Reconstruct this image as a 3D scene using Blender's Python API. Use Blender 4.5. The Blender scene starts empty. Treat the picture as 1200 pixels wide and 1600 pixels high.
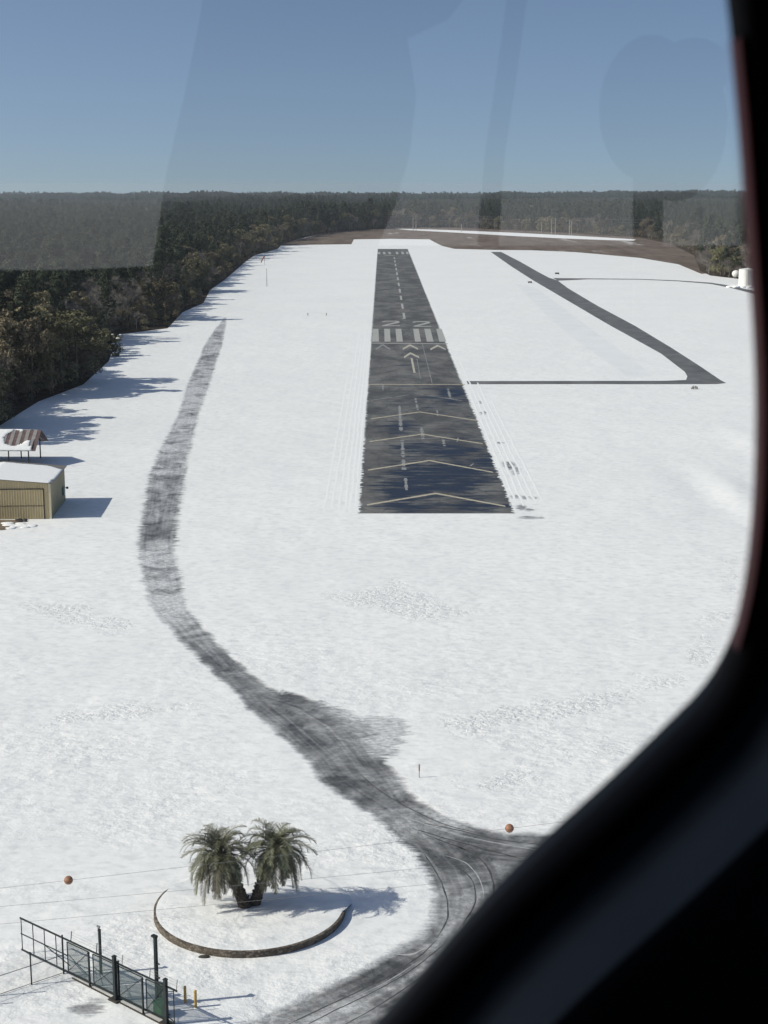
import bpy, bmesh, math, random
import numpy as np
from mathutils import Vector, Matrix, noise as mnoise
R = math.radians
random.seed(7); rng = np.random.default_rng(7)
scene = bpy.context.scene
COL = scene.collection

# ------------------------------------------------------------------ camera
H = 47.2; F = 2403.0; PITCH = R(12.0)
CT, ST = math.cos(PITCH), math.sin(PITCH)
EYE = Vector((0, 0, H))
cd = bpy.data.cameras.new('camera'); cam = bpy.data.objects.new('camera', cd); COL.objects.link(cam)
cam.location = EYE; cam.rotation_euler = (R(90) - PITCH, 0, 0)
cd.sensor_fit = 'VERTICAL'; cd.sensor_height = 32.0; cd.lens = F / 1600 * 32.0
cd.clip_start = 0.02; cd.clip_end = 60000
cd.dof.use_dof = True; cd.dof.focus_distance = 220.0; cd.dof.aperture_fstop = cd.lens / 3.4
scene.camera = cam
scene.render.resolution_x = 768; scene.render.resolution_y = 1024

# ------------------------------------------------------------------ sky and sun
SUN_EL = R(38.0); SUN_AZ = math.atan2(-0.983, -0.186)      # direction towards the sun, from +Y clockwise
w = bpy.data.worlds.new('World'); scene.world = w; w.use_nodes = True
nt = w.node_tree; bg = nt.nodes['Background']
sky = nt.nodes.new('ShaderNodeTexSky'); sky.sky_type = 'NISHITA'; sky.sun_disc = False
sky.sun_elevation = SUN_EL; sky.sun_rotation = SUN_AZ % (2 * math.pi)
sky.altitude = 50; sky.air_density = 1.0; sky.dust_density = 2.4; sky.ozone_density = 2.0
tc = nt.nodes.new('ShaderNodeTexCoord'); sp = nt.nodes.new('ShaderNodeSeparateXYZ'); cb = nt.nodes.new('ShaderNodeCombineXYZ')
mx = nt.nodes.new('ShaderNodeMath'); mx.operation = 'MAXIMUM'; mx.inputs[1].default_value = 0.0
ma = nt.nodes.new('ShaderNodeMath'); ma.operation = 'MULTIPLY_ADD'; ma.inputs[1].default_value = 2.0; ma.inputs[2].default_value = 0.115
nt.links.new(tc.outputs['Generated'], sp.inputs[0])
nt.links.new(sp.outputs[2], mx.inputs[0]); nt.links.new(mx.outputs[0], ma.inputs[0])
nt.links.new(sp.outputs[0], cb.inputs[0]); nt.links.new(sp.outputs[1], cb.inputs[1]); nt.links.new(ma.outputs[0], cb.inputs[2])
nm = nt.nodes.new('ShaderNodeVectorMath'); nm.operation = 'NORMALIZE'
nt.links.new(cb.outputs[0], nm.inputs[0]); nt.links.new(nm.outputs[0], sky.inputs['Vector'])
nt.links.new(sky.outputs[0], bg.inputs['Color']); bg.inputs['Strength'].default_value = 0.091

sl = bpy.data.lights.new('sun', 'SUN'); sl.energy = 3.4; sl.angle = R(0.5); sl.color = (1.0, 0.95, 0.84)
so = bpy.data.objects.new('sun', sl); COL.objects.link(so)
sdir = Vector((-0.983 * math.cos(SUN_EL), -0.186 * math.cos(SUN_EL), math.sin(SUN_EL)))
so.rotation_euler = sdir.to_track_quat('Z', 'Y').to_euler(); so.location = (0, 0, 80)

vs = scene.view_settings; vs.view_transform = 'Standard'; vs.look = 'None'; vs.exposure = 0.37; vs.gamma = 1.0
scene.render.engine = 'CYCLES'
scene.cycles.volume_bounces = 0; scene.cycles.max_bounces = 6; scene.cycles.transparent_max_bounces = 8

# ------------------------------------------------------------------ geometry of the view (used only to measure real places)
def ray(px, py):
    return Vector((0, CT, -ST)) + Vector((1, 0, 0)) * ((px - 600) / F) - Vector((0, ST, CT)) * ((py - 800) / F)
def at(px, py, z=0.0):
    d = ray(px, py); t = (z - H) / d.z
    return EYE + d * t
def proj(p):
    q = Vector(p) - EYE; dz = q.y * CT - q.z * ST
    return 600 + F * q.x / dz, 800 - F * (q.y * ST + q.z * CT) / dz
def hgt(base, py):                      # height of a vertical thing at base whose top is seen at row py
    lo, hi = 0, 60
    for _ in range(40):
        m = (lo + hi) / 2
        if proj((base.x, base.y, m))[1] > py: lo = m
        else: hi = m
    return lo
def G(pts): return [at(*p) for p in pts]

# ------------------------------------------------------------------ object helpers
def tag(o, label=None, cat=None, group=None, kind=None):
    if label: o['label'] = label
    if cat: o['category'] = cat
    if group: o['group'] = group
    if kind: o['kind'] = kind
    return o
def link(name, me, mats=None, parent=None):
    o = bpy.data.objects.new(name, me); COL.objects.link(o)
    if mats:
        for m in (mats if isinstance(mats, (list, tuple)) else [mats]): me.materials.append(m)
    if parent: o.parent = parent
    return o
def empty(name, loc, label, cat, group=None, rz=0):
    o = bpy.data.objects.new(name, None); COL.objects.link(o); o.location = loc; o.rotation_euler.z = rz
    o.empty_display_size = 0.2
    return tag(o, label, cat, group)
class MB:
    def __init__(s): s.v = []; s.f = []
    def add(s, v, f):
        n = len(s.v); s.v += [tuple(p) for p in v]; s.f += [tuple(i + n for i in q) for q in f]
    def box(s, x0, x1, y0, y1, z0, z1):
        s.add([(x0,y0,z0),(x1,y0,z0),(x1,y1,z0),(x0,y1,z0),(x0,y0,z1),(x1,y0,z1),(x1,y1,z1),(x0,y1,z1)],
              [(3,2,1,0),(4,5,6,7),(0,1,5,4),(1,2,6,5),(2,3,7,6),(3,0,4,7)])
    def bar(s, a, b, w, h=None, up=(0,0,1)):           # rectangular bar
        a = Vector(a); b = Vector(b); d = (b - a).normalized(); u = Vector(up)
        if abs(d.dot(u)) > 0.95: u = Vector((0, 1, 0))
        r = d.cross(u).normalized(); u = r.cross(d); h = h or w
        c = []
        for p in (a, b):
            for i, j in ((-1,-1),(1,-1),(1,1),(-1,1)): c.append(p + r * (w/2*i) + u * (h/2*j))
        s.add(c, [(0,1,2,3),(7,6,5,4),(4,5,1,0),(5,6,2,1),(6,7,3,2),(7,4,0,3)])
    def tube(s, pts, rad, n=8, cap=True):
        pts = [Vector(p) for p in pts]; rings = []
        if not isinstance(rad, (list, tuple)): rad = [rad] * len(pts)
        u = None
        for i, p in enumerate(pts):
            d = (pts[min(i+1, len(pts)-1)] - pts[max(i-1, 0)]).normalized()
            if u is None: u = d.orthogonal().normalized()
            u = (u - d * u.dot(d)); u = u.normalized() if u.length > 1e-6 else d.orthogonal().normalized()
            v = d.cross(u)
            rings.append([p + (u * math.cos(2*math.pi*k/n) + v * math.sin(2*math.pi*k/n)) * rad[i] for k in range(n)])
        base = len(s.v)
        for r_ in rings: s.v += [tuple(q) for q in r_]
        for i in range(len(pts)-1):
            for k in range(n):
                s.f.append((base+i*n+k, base+i*n+(k+1)%n, base+(i+1)*n+(k+1)%n, base+(i+1)*n+k))
        if cap:
            s.f.append(tuple(base+k for k in reversed(range(n)))); s.f.append(tuple(base+(len(pts)-1)*n+k for k in range(n)))
    def sphere(s, c, r, seg=16, rings=10, sc=(1,1,1)):
        base = len(s.v); c = Vector(c)
        for i in range(rings+1):
            t = math.pi*i/rings
            for k in range(seg):
                a = 2*math.pi*k/seg
                s.v.append((c.x+r*sc[0]*math.sin(t)*math.cos(a), c.y+r*sc[1]*math.sin(t)*math.sin(a), c.z+r*sc[2]*math.cos(t)))
        for i in range(rings):
            for k in range(seg):
                s.f.append((base+i*seg+k, base+(i+1)*seg+k, base+(i+1)*seg+(k+1)%seg, base+i*seg+(k+1)%seg))
    def build(s, name, mat, parent=None, smooth=False, bevel=0):
        me = bpy.data.meshes.new(name); me.from_pydata(s.v, [], s.f); me.validate(); me.update()
        if smooth: me.shade_smooth()
        o = link(name, me, mat, parent)
        if bevel:
            m = o.modifiers.new('bevel', 'BEVEL'); m.width = bevel; m.segments = 2; m.limit_method = 'ANGLE'
        return o
def polyfill(name, pts, z, mat, parent=None, thick=0):
    bm = bmesh.new(); vs_ = [bm.verts.new((p[0], p[1], z)) for p in pts]
    f = bm.faces.new(vs_); f.normal_update()
    if f.normal.z < 0: f.normal_flip()
    bmesh.ops.triangulate(bm, faces=[f])
    if thick:
        r_ = bmesh.ops.extrude_face_region(bm, geom=bm.faces[:])
        for v in [g for g in r_['geom'] if isinstance(g, bmesh.types.BMVert)]: v.co.z += thick
        bmesh.ops.recalc_face_normals(bm, faces=bm.faces[:])
    me = bpy.data.meshes.new(name); bm.to_mesh(me); bm.free()
    return link(name, me, mat, parent)

# ------------------------------------------------------------------ materials
def newmat(name):
    m = bpy.data.materials.new(name); m.use_nodes = True
    return m, m.node_tree, m.node_tree.nodes['Principled BSDF']
def N(nt, t, **k):
    n = nt.nodes.new(t)
    for a, b in k.items():
        if a[0] == '_': n.inputs[a[1:].replace('_', ' ')].default_value = b
        else: setattr(n, a, b)
    return n
def pos(nt, scale=(1,1,1)):
    g = N(nt, 'ShaderNodeNewGeometry'); m = N(nt, 'ShaderNodeMapping'); m.inputs['Scale'].default_value = scale
    nt.links.new(g.outputs['Position'], m.inputs['Vector']); return m.outputs[0]
def obc(nt, scale=(1,1,1)):
    g = N(nt, 'ShaderNodeTexCoord'); m = N(nt, 'ShaderNodeMapping'); m.inputs['Scale'].default_value = scale
    nt.links.new(g.outputs['Object'], m.inputs['Vector']); return m.outputs[0]
def noi(nt, vec, sc, det=4, rough=0.55, dist=0):
    n = N(nt, 'ShaderNodeTexNoise'); n.inputs['Scale'].default_value = sc; n.inputs['Detail'].default_value = det
    n.inputs['Roughness'].default_value = rough; n.inputs['Distortion'].default_value = dist
    nt.links.new(vec, n.inputs['Vector']); return n.outputs['Fac']
def ramp(nt, fac, stops):
    r_ = N(nt, 'ShaderNodeValToRGB'); e = r_.color_ramp.elements
    while len(e) < len(stops): e.new(0.5)
    for i, (p, c) in enumerate(stops):
        e[i].position = p; e[i].color = (*c, 1) if len(c) == 3 else c
    nt.links.new(fac, r_.inputs[0]); return r_.outputs[0]
def mth(nt, op, a, b=None, c=None, clamp=False):
    n = N(nt, 'ShaderNodeMath', operation=op); n.use_clamp = clamp
    for i, v in enumerate((a, b, c)):
        if v is None: continue
        if isinstance(v, (int, float)): n.inputs[i].default_value = v
        else: nt.links.new(v, n.inputs[i])
    return n.outputs[0]
def mixc(nt, f, a, b, bt='MIX'):
    n = N(nt, 'ShaderNodeMix', data_type='RGBA', blend_type=bt)
    for i, v in ((0, f), (6, a), (7, b)):
        if isinstance(v, (int, float)): n.inputs[i].default_value = v
        elif isinstance(v, tuple): n.inputs[i].default_value = (*v, 1)
        else: nt.links.new(v, n.inputs[i])
    return n.outputs[2]
def bumpn(nt, h, strength, dist, normal=None):
    b = N(nt, 'ShaderNodeBump'); b.inputs['Distance'].default_value = dist
    if isinstance(strength, (int, float)): b.inputs['Strength'].default_value = strength
    else: nt.links.new(strength, b.inputs['Strength'])
    nt.links.new(h, b.inputs['Height'])
    if normal: nt.links.new(normal, b.inputs['Normal'])
    return b.outputs[0]
def simple(name, col, rough=0.6, metal=0.0, var=0.25, sc=3.0, bump=0.0, spec=0.5):
    m, nt, b = newmat(name)
    v = obc(nt); n = noi(nt, v, sc, 5)
    c0 = tuple(x * (1 - var) for x in col); c1 = tuple(min(1, x * (1 + var)) for x in col)
    nt.links.new(ramp(nt, n, [(0.3, c0), (0.7, c1)]), b.inputs['Base Color'])
    b.inputs['Roughness'].default_value = rough; b.inputs['Metallic'].default_value = metal
    b.inputs['Specular IOR Level'].default_value = spec
    if bump: nt.links.new(bumpn(nt, noi(nt, v, sc * 6, 4), bump, 0.02), b.inputs['Normal'])
    return m
SNOW = (0.81, 0.82, 0.805)
def snow_nodes(nt, rough_boost=None):
    """snow colour and normal from world position, shared by every snowy sheet"""
    p = pos(nt)
    big = noi(nt, p, 0.03, 4, 0.6); mid = noi(nt, pos(nt, (1, 1.8, 1)), 0.35, 5, 0.6, 0.4)
    col = ramp(nt, big, [(0.3, (0.765, 0.78, 0.77)), (0.62, SNOW)])
    col = mixc(nt, ramp(nt, mid, [(0.50, (0, 0, 0)), (0.64, (0.5, 0.5, 0.5))]), col, (0.70, 0.72, 0.72))
    m2 = noi(nt, pos(nt, (0.8, 1.2, 1)), 1.0, 5, 0.6, 0.3)
    col = mixc(nt, ramp(nt, m2, [(0.50, (0, 0, 0)), (0.66, (0.6, 0.6, 0.6))]), col, (0.62, 0.635, 0.635))
    # churned, melting crust: wind-ripple bands + lumps
    rough_zone = ramp(nt, noi(nt, p, 0.045, 3, 0.6), [(0.38, (0.15,)*3), (0.62, (1,)*3)])
    sy = N(nt, 'ShaderNodeSeparateXYZ'); nt.links.new(p, sy.inputs[0])
    near = N(nt, 'ShaderNodeMapRange'); near.inputs[1].default_value = 105; near.inputs[2].default_value = 200
    near.inputs[3].default_value = 1.0; near.inputs[4].default_value = 0.12
    nt.links.new(sy.outputs[1], near.inputs[0])
    lump = noi(nt, pos(nt, (0.8, 1.1, 1)), 0.65, 6, 0.6, 0.1)
    fine = noi(nt, pos(nt, (1, 1.3, 1)), 3.6, 3, 0.55)
    st = mth(nt, 'MULTIPLY', rough_zone, near.outputs[0])
    if rough_boost is not None: st = mth(nt, 'MAXIMUM', st, rough_boost)
    n1 = bumpn(nt, lump, mth(nt, 'MULTIPLY', st, 0.75), 0.55)
    n2 = bumpn(nt, fine, mth(nt, 'MULTIPLY', st, 0.38), 0.06, n1)
    n3 = bumpn(nt, noi(nt, p, 0.12, 3), 0.35, 0.9, n2)
    return col, n3
def make_snow():
    m, nt, b = newmat('snow'); c, n = snow_nodes(nt)
    nt.links.new(c, b.inputs['Base Color']); nt.links.new(n, b.inputs['Normal'])
    b.inputs['Roughness'].default_value = 0.75; b.inputs['Specular IOR Level'].default_value = 0.25
    return m
M_SNOW = make_snow()
M_CAPSNOW = simple('cap_snow', (0.80, 0.81, 0.80), 0.7, var=0.03, sc=2.0, bump=0.3, spec=0.2)

def make_slush(name, dark0=(0.055, 0.057, 0.057), dark1=(0.125, 0.127, 0.125), edge=0.5, streak=0.8, slushy=True):
    """snow melting into asphalt: 'sd' = signed distance to the road edge (negative inside), 'slush' = how much slush lies on it"""
    m, nt, b = newmat(name); sc, sn = snow_nodes(nt)
    a = N(nt, 'ShaderNodeAttribute', attribute_name='sd'); s = N(nt, 'ShaderNodeAttribute', attribute_name='slush')
    st = noi(nt, pos(nt, (0.28, 1.7, 1)), 1.1, 6, 0.66); lo = noi(nt, pos(nt), 0.30, 5, 0.62)
    rg_ = N(nt, 'ShaderNodeAttribute', attribute_name='rag')
    t = mth(nt, 'MULTIPLY_ADD', mth(nt, 'SUBTRACT', st, 0.5), mth(nt, 'MULTIPLY', rg_.outputs['Fac'], streak * 5.0), a.outputs['Fac'])
    t = mth(nt, 'MULTIPLY_ADD', mth(nt, 'SUBTRACT', lo, 0.5), edge * 3.6, t)
    mask = N(nt, 'ShaderNodeMapRange', interpolation_type='SMOOTHSTEP'); mask.inputs[1].default_value = 0.42; mask.inputs[2].default_value = -0.42
    nt.links.new(t, mask.inputs[0]); mk = mask.outputs[0]
    g = noi(nt, pos(nt, (0.8, 0.7, 1)), 0.24, 8, 0.66, 1.0)
    road = ramp(nt, noi(nt, pos(nt), 0.8, 6, 0.65, 0.4), [(0.38, dark0), (0.62, dark1)])
    sl_f = mth(nt, 'ADD', s.outputs['Fac'], mth(nt, 'MULTIPLY', mth(nt, 'SUBTRACT', g, 0.5), mth(nt, 'MULTIPLY_ADD', s.outputs['Fac'], 4.0, 0.9)), clamp=True)
    sl_f = mth(nt, 'MULTIPLY', sl_f, 0.95)
    slc = ramp(nt, noi(nt, pos(nt, (1, 1.5, 1)), 1.6, 5, 0.65, 0.5), [(0.38, (0.40, 0.405, 0.405)), (0.62, (0.72, 0.735, 0.735))])
    # wheel-polished streaks running with the road
    q = N(nt, 'ShaderNodeCombineXYZ'); nt.links.new(mth(nt, 'MULTIPLY', a.outputs['Fac'], 1.5), q.inputs[0])
    qq = N(nt, 'ShaderNodeVectorMath', operation='ADD'); nt.links.new(q.outputs[0], qq.inputs[0]); nt.links.new(pos(nt, (.04, .05, 0)), qq.inputs[1])
    tyre = noi(nt, qq.outputs[0], 1.6, 3, 0.5)
    sl_f = mth(nt, 'ADD', sl_f, mth(nt, 'MULTIPLY', mth(nt, 'SUBTRACT', tyre, 0.5), 0.75), clamp=True)
    road = mixc(nt, sl_f, road, slc)
    col = mixc(nt, mk, sc, road)
    nt.links.new(col, b.inputs['Base Color'])
    rg = N(nt, 'ShaderNodeMapRange'); nt.links.new(mk, rg.inputs[0]); rg.inputs[3].default_value = 0.75; rg.inputs[4].default_value = 0.5
    nt.links.new(rg.outputs[0], b.inputs['Roughness']); b.inputs['Specular IOR Level'].default_value = 0.25
    hh = mth(nt, 'MULTIPLY_ADD', mk, -0.8, mth(nt, 'MULTIPLY', g, 0.5))
    nt.links.new(bumpn(nt, hh, 0.6, 0.14, sn), b.inputs['Normal'])
    return m
M_ROAD = make_slush('melting_road')

def make_runway():
    m, nt, b = newmat('runway_asphalt'); sc, sn = snow_nodes(nt)
    a = N(nt, 'ShaderNodeAttribute', attribute_name='sd')
    st = noi(nt, pos(nt, (0.4, 1.2, 1)), 1.1, 4, 0.6)
    t = mth(nt, 'MULTIPLY_ADD', mth(nt, 'SUBTRACT', st, 0.5), 2.6, a.outputs['Fac'])
    mask = N(nt, 'ShaderNodeMapRange', interpolation_type='SMOOTHSTEP'); mask.inputs[1].default_value = 0.08; mask.inputs[2].default_value = -0.08
    nt.links.new(t, mask.inputs[0]); mk = mask.outputs[0]
    n = noi(nt, pos(nt, (1, 0.5, 1)), 0.11, 8, 0.66, 0.2)
    asp = ramp(nt, n, [(0.40, (0.050, 0.053, 0.057)), (0.60, (0.155, 0.158, 0.152))])
    asp = mixc(nt, mth(nt, 'MULTIPLY', noi(nt, pos(nt), 3.0, 5, 0.8), 0.5), asp, (0.16, 0.16, 0.155), 'MIX')
    # cracks sealed in darker tar
    vo = N(nt, 'ShaderNodeTexVoronoi', feature='DISTANCE_TO_EDGE'); vo.inputs['Scale'].default_value = 0.22
    vv = N(nt, 'ShaderNodeVectorMath', operation='ADD'); nt.links.new(pos(nt, (1, 0.5, 1)), vv.inputs[0])
    nn = N(nt, 'ShaderNodeTexNoise'); nn.inputs['Scale'].default_value = 0.5; nt.links.new(pos(nt), nn.inputs['Vector']); nt.links.new(nn.outputs['Color'], vv.inputs[1])
    nt.links.new(vv.outputs[0], vo.inputs['Vector'])
    cr = ramp(nt, vo.outputs[0], [(0.008, (0.45,)*3), (0.03, (0,)*3)])
    asp = mixc(nt, cr, asp, (0.045, 0.048, 0.05))
    # melt water standing on the overrun, blue of reflected sky put into its colour
    wet_attr = N(nt, 'ShaderNodeAttribute', attribute_name='slush')
    wn = noi(nt, pos(nt, (0.30, 1.0, 1)), 0.5, 7, 0.68, 0.5)
    wet = ramp(nt, mth(nt, 'ADD', mth(nt, 'MULTIPLY', wet_attr.outputs['Fac'], 0.5), mth(nt, 'MULTIPLY', mth(nt, 'SUBTRACT', wn, 0.3), 1.7)), [(0.56, (0,)*3), (0.80, (1,)*3)])
    asp = mixc(nt, wet, asp, (0.021, 0.030, 0.050))
    nt.links.new(mixc(nt, mk, sc, asp), b.inputs['Base Color'])
    rr = mixc(nt, wet, (0.85,)*3, (0.55,)*3); nt.links.new(rr, b.inputs['Roughness'])
    b.inputs['Specular IOR Level'].default_value = 0.18
    hh = mth(nt, 'MULTIPLY', mk, -1.0)
    nt.links.new(bumpn(nt, hh, 0.5, 0.1, sn), b.inputs['Normal'])
    return m
M_RWY = make_runway()
def make_paint(name, col, worn=0.45):
    m, nt, b = newmat(name)
    n = noi(nt, pos(nt), 1.7, 6, 0.75)
    nt.links.new(mixc(nt, ramp(nt, n, [(0.45, (0,)*3), (0.68, (worn,)*3)]), col, (0.13, 0.13, 0.125)), b.inputs['Base Color'])
    b.inputs['Roughness'].default_value = 0.85; b.inputs['Specular IOR Level'].default_value = 0.2
    return m
M_YEL = make_paint('yellow_paint', (0.46, 0.42, 0.32), 0.75); M_WHT = make_paint('white_paint', (0.40, 0.41, 0.39), 0.75)
M_ARROW = make_paint('pale_arrow_paint', (0.46, 0.45, 0.38), 0.7)
M_FAINT = make_paint('faded_paint', (0.27, 0.28, 0.28), 0.8)
M_TAXI = simple('taxiway_asphalt', (0.125, 0.13, 0.132), 0.8, var=0.3, sc=0.15, spec=0.2)
M_PACK = simple('packed_snow', (0.72, 0.745, 0.75), 0.7, var=0.05, sc=0.1, spec=0.2)
def make_brown():
    m, nt, b = newmat('dry_grass')
    n = noi(nt, pos(nt, (0.6, 0.12, 1)), 0.12, 7, 0.75); n2 = noi(nt, pos(nt, (0.35, 0.05, 1)), 0.10, 4, 0.6)
    c = ramp(nt, n, [(0.3, (0.085, 0.066, 0.055)), (0.7, (0.20, 0.165, 0.14))])
    c = mixc(nt, ramp(nt, n2, [(0.62, (0,)*3), (0.70, (0.65,)*3)]), c, (0.5, 0.5, 0.5))
    nt.links.new(c, b.inputs['Base Color']); b.inputs['Roughness'].default_value = 1.0; b.inputs['Specular IOR Level'].default_value = 0
    return m
M_BROWN = make_brown()
M_FLOOR = simple('leaf_litter', (0.065, 0.052, 0.04), 1.0, var=0.4, sc=0.4, spec=0.0)
def make_leaf(name, c0, c1, trans=0.0, hv=0.25):
    m, nt, b = newmat(name)
    oi = N(nt, 'ShaderNodeObjectInfo'); g = N(nt, 'ShaderNodeNewGeometry')
    c = mixc(nt, g.outputs['Random Per Island'], c0, c1)
    hs = N(nt, 'ShaderNodeHueSaturation'); nt.links.new(c, hs.inputs['Color'])
    mr = N(nt, 'ShaderNodeMapRange'); nt.links.new(oi.outputs['Random'], mr.inputs[0]); mr.inputs[3].default_value = 1 - hv * 1.3; mr.inputs[4].default_value = 1 + hv * 1.3
    nt.links.new(mr.outputs[0], hs.inputs['Value'])
    mr2 = N(nt, 'ShaderNodeMapRange'); nt.links.new(mth(nt, 'FRACT', mth(nt, 'MULTIPLY', oi.outputs['Random'], 37.3)), mr2.inputs[0]); mr2.inputs[3].default_value = 0.47; mr2.inputs[4].default_value = 0.525
    nt.links.new(mr2.outputs[0], hs.inputs['Hue'])
    nt.links.new(hs.outputs[0], b.inputs['Base Color']); b.inputs['Roughness'].default_value = 0.75; b.inputs['Specular IOR Level'].default_value = 0.15
    return m
M_PINE = make_leaf('pine_needles', (0.040, 0.054, 0.034), (0.078, 0.094, 0.056))
M_OAK = make_leaf('olive_leaves', (0.120, 0.112, 0.062), (0.260, 0.232, 0.140))
M_TWIG = make_leaf('bare_twigs', (0.13, 0.115, 0.10), (0.24, 0.215, 0.19))
M_BARK = simple('bark', (0.10, 0.085, 0.07), 0.95, var=0.4, sc=2.0, spec=0.1)
M_PALEBARK = simple('pale_bark', (0.30, 0.28, 0.25), 0.9, var=0.2, sc=1.0, spec=0.1)
M_PALM = make_leaf('palm_leaflets', (0.065, 0.070, 0.042), (0.225, 0.225, 0.15), hv=0.05)
M_PALMDRY = make_leaf('dry_palm_leaflets', (0.12, 0.115, 0.08), (0.24, 0.225, 0.165), hv=0.05)
M_PALMTR = simple('palm_bark', (0.085, 0.072, 0.058), 0.95, var=0.5, sc=6.0, bump=0.8, spec=0.1)
M_STONE = None
def make_stone():
    m, nt, b = newmat('stone_edging')
    vo = N(nt, 'ShaderNodeTexVoronoi'); vo.inputs['Scale'].default_value = 4.5; nt.links.new(obc(nt, (1, 1, 1.6)), vo.inputs['Vector'])
    ve = N(nt, 'ShaderNodeTexVoronoi', feature='DISTANCE_TO_EDGE'); ve.inputs['Scale'].default_value = 4.5; nt.links.new(obc(nt, (1, 1, 1.6)), ve.inputs['Vector'])
    c = ramp(nt, vo.outputs['Color'], [(0.1, (0.07, 0.055, 0.04)), (0.5, (0.13, 0.105, 0.08)), (0.9, (0.22, 0.19, 0.15))])
    c = mixc(nt, ramp(nt, ve.outputs[0], [(0.02, (1,)*3), (0.07, (0,)*3)]), c, (0.03, 0.026, 0.022))
    nt.links.new(c, b.inputs['Base Color']); b.inputs['Roughness'].default_value = 0.9
    nt.links.new(bumpn(nt, ve.outputs[0], 0.8, 0.05), b.inputs['Normal'])
    return m
M_STONE = make_stone()
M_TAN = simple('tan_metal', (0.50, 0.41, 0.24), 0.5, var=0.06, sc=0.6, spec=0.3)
M_TANDK = simple('dark_tan_metal', (0.34, 0.30, 0.18), 0.5, var=0.06, sc=0.6, spec=0.3)  # darker tan than the front wall, used on side and back walls
M_TRIM = simple('cream_trim', (0.60, 0.54, 0.38), 0.5, var=0.05, spec=0.3)
M_SEAM = simple('dark_seal', (0.04, 0.035, 0.03), 0.8, var=0.2)
M_ROOFDK = simple('roof_metal', (0.16, 0.145, 0.13), 0.6, var=0.25, sc=1.0)
M_ROOFRED = simple('rusty_roof_metal', (0.115, 0.075, 0.07), 0.7, var=0.4, sc=1.5)
M_ROOFGRY = simple('grey_roof_metal', (0.26, 0.24, 0.23), 0.6, var=0.2, sc=1.0)
M_POST = simple('dark_green_steel', (0.018, 0.024, 0.024), 0.5, var=0.2, spec=0.3)
M_WIREMESH = simple('green_chain_link', (0.10, 0.15, 0.135), 0.6, var=0.1)
M_STEEL = simple('galvanised_steel', (0.25, 0.25, 0.25), 0.5, metal=0.3, var=0.15)
M_GREEN = simple('green_cabinet_paint', (0.04, 0.17, 0.06), 0.5, var=0.12)
M_GREYC = simple('grey_cabinet_paint', (0.16, 0.24, 0.21), 0.5, var=0.12)
M_YELB = simple('yellow_bollard_paint', (0.50, 0.33, 0.09), 0.5, var=0.12)
M_CONC = simple('concrete', (0.28, 0.27, 0.25), 0.9, var=0.2, sc=1.2)
M_KERB = simple('pale_concrete', (0.52, 0.52, 0.50), 0.9, var=0.15, sc=1.2)
M_DIRT = simple('bare_dirt', (0.17, 0.135, 0.10), 1.0, var=0.3, sc=0.8, spec=0.1)
M_BALL = simple('faded_orange_plastic', (0.30, 0.155, 0.095), 0.6, var=0.25, sc=6.0, spec=0.3)
M_WIRE = simple('cable', (0.16, 0.16, 0.165), 0.6, var=0.05)
M_WOOD = simple('weathered_pole', (0.16, 0.13, 0.11), 0.95, var=0.2, sc=4)
M_SOCK = simple('faded_windsock_cloth', (0.30, 0.16, 0.13), 0.8, var=0.2)
M_WHITEW = simple('white_tank_paint', (0.72, 0.72, 0.68), 0.6, var=0.08, sc=0.4)
M_BLACKP = simple('black_cabin_plastic', (0.010, 0.013, 0.018), 0.65, var=0.2, sc=8, spec=0.2)
M_NAVYP = simple('navy_cabin_trim', (0.060, 0.086, 0.115), 0.55, var=0.15, sc=8, spec=0.3)
M_RUBBER = simple('rubber_seal', (0.006, 0.005, 0.007), 0.75, var=0.2, sc=10, spec=0.2)
M_REDT = simple('red_trim_paint', (0.15, 0.006, 0.012), 0.5, var=0.15, spec=0.3)
def make_glass():
    m = bpy.data.materials.new('window_glass'); m.use_nodes = True; nt = m.node_tree; nt.nodes.clear()
    t = N(nt, 'ShaderNodeBsdfTransparent'); t.inputs[0].default_value = (0.965, 0.975, 0.975, 1)
    g = N(nt, 'ShaderNodeBsdfGlossy'); g.inputs['Roughness'].default_value = 0.0; g.inputs['Color'].default_value = (1, 1, 1, 1)
    mxs = N(nt, 'ShaderNodeMixShader'); mxs.inputs[0].default_value = 0.072
    o = N(nt, 'ShaderNodeOutputMaterial')
    nt.links.new(t.outputs[0], mxs.inputs[1]); nt.links.new(g.outputs[0], mxs.inputs[2]); nt.links.new(mxs.outputs[0], o.inputs[0])
    return m
M_GLASS = make_glass()

# ------------------------------------------------------------------ setting: ground
RE = 6371000.0 / 1.6
def gz(x, y):
    r = math.hypot(x, y); z = 0.0
    if r > 1800: z -= (r - 1800) ** 2 / (2 * RE)
    if r > 1950: z += min(1, (r - 1950) / 800) * (-5.0 + 7.0 * mnoise.noise(Vector((x * .0011, y * .0008, .7))) + 3.5 * mnoise.noise(Vector((x * .004, y * .002, 4.7))) + (4.0 if x > 0 else 0) * min(1, abs(x) / 500))
    for mx_, my_, a, sx, sy in MOUNDS:
        q = ((x - mx_) / sx) ** 2 + ((y - my_) / sy) ** 2
        if q < 12: z += a * math.exp(-q)
    return z
mA = at(1150, 770); mB = at(1120, 830); mC = at(1175, 700)
MOUNDS = [ (mA.x, mA.y, 0.42, 3.0, 16), (mA.x - 5.5, mA.y + 4, -0.25, 3.0, 22), (mC.x + 2, mC.y + 8, 0.4, 4, 14)]
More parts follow.
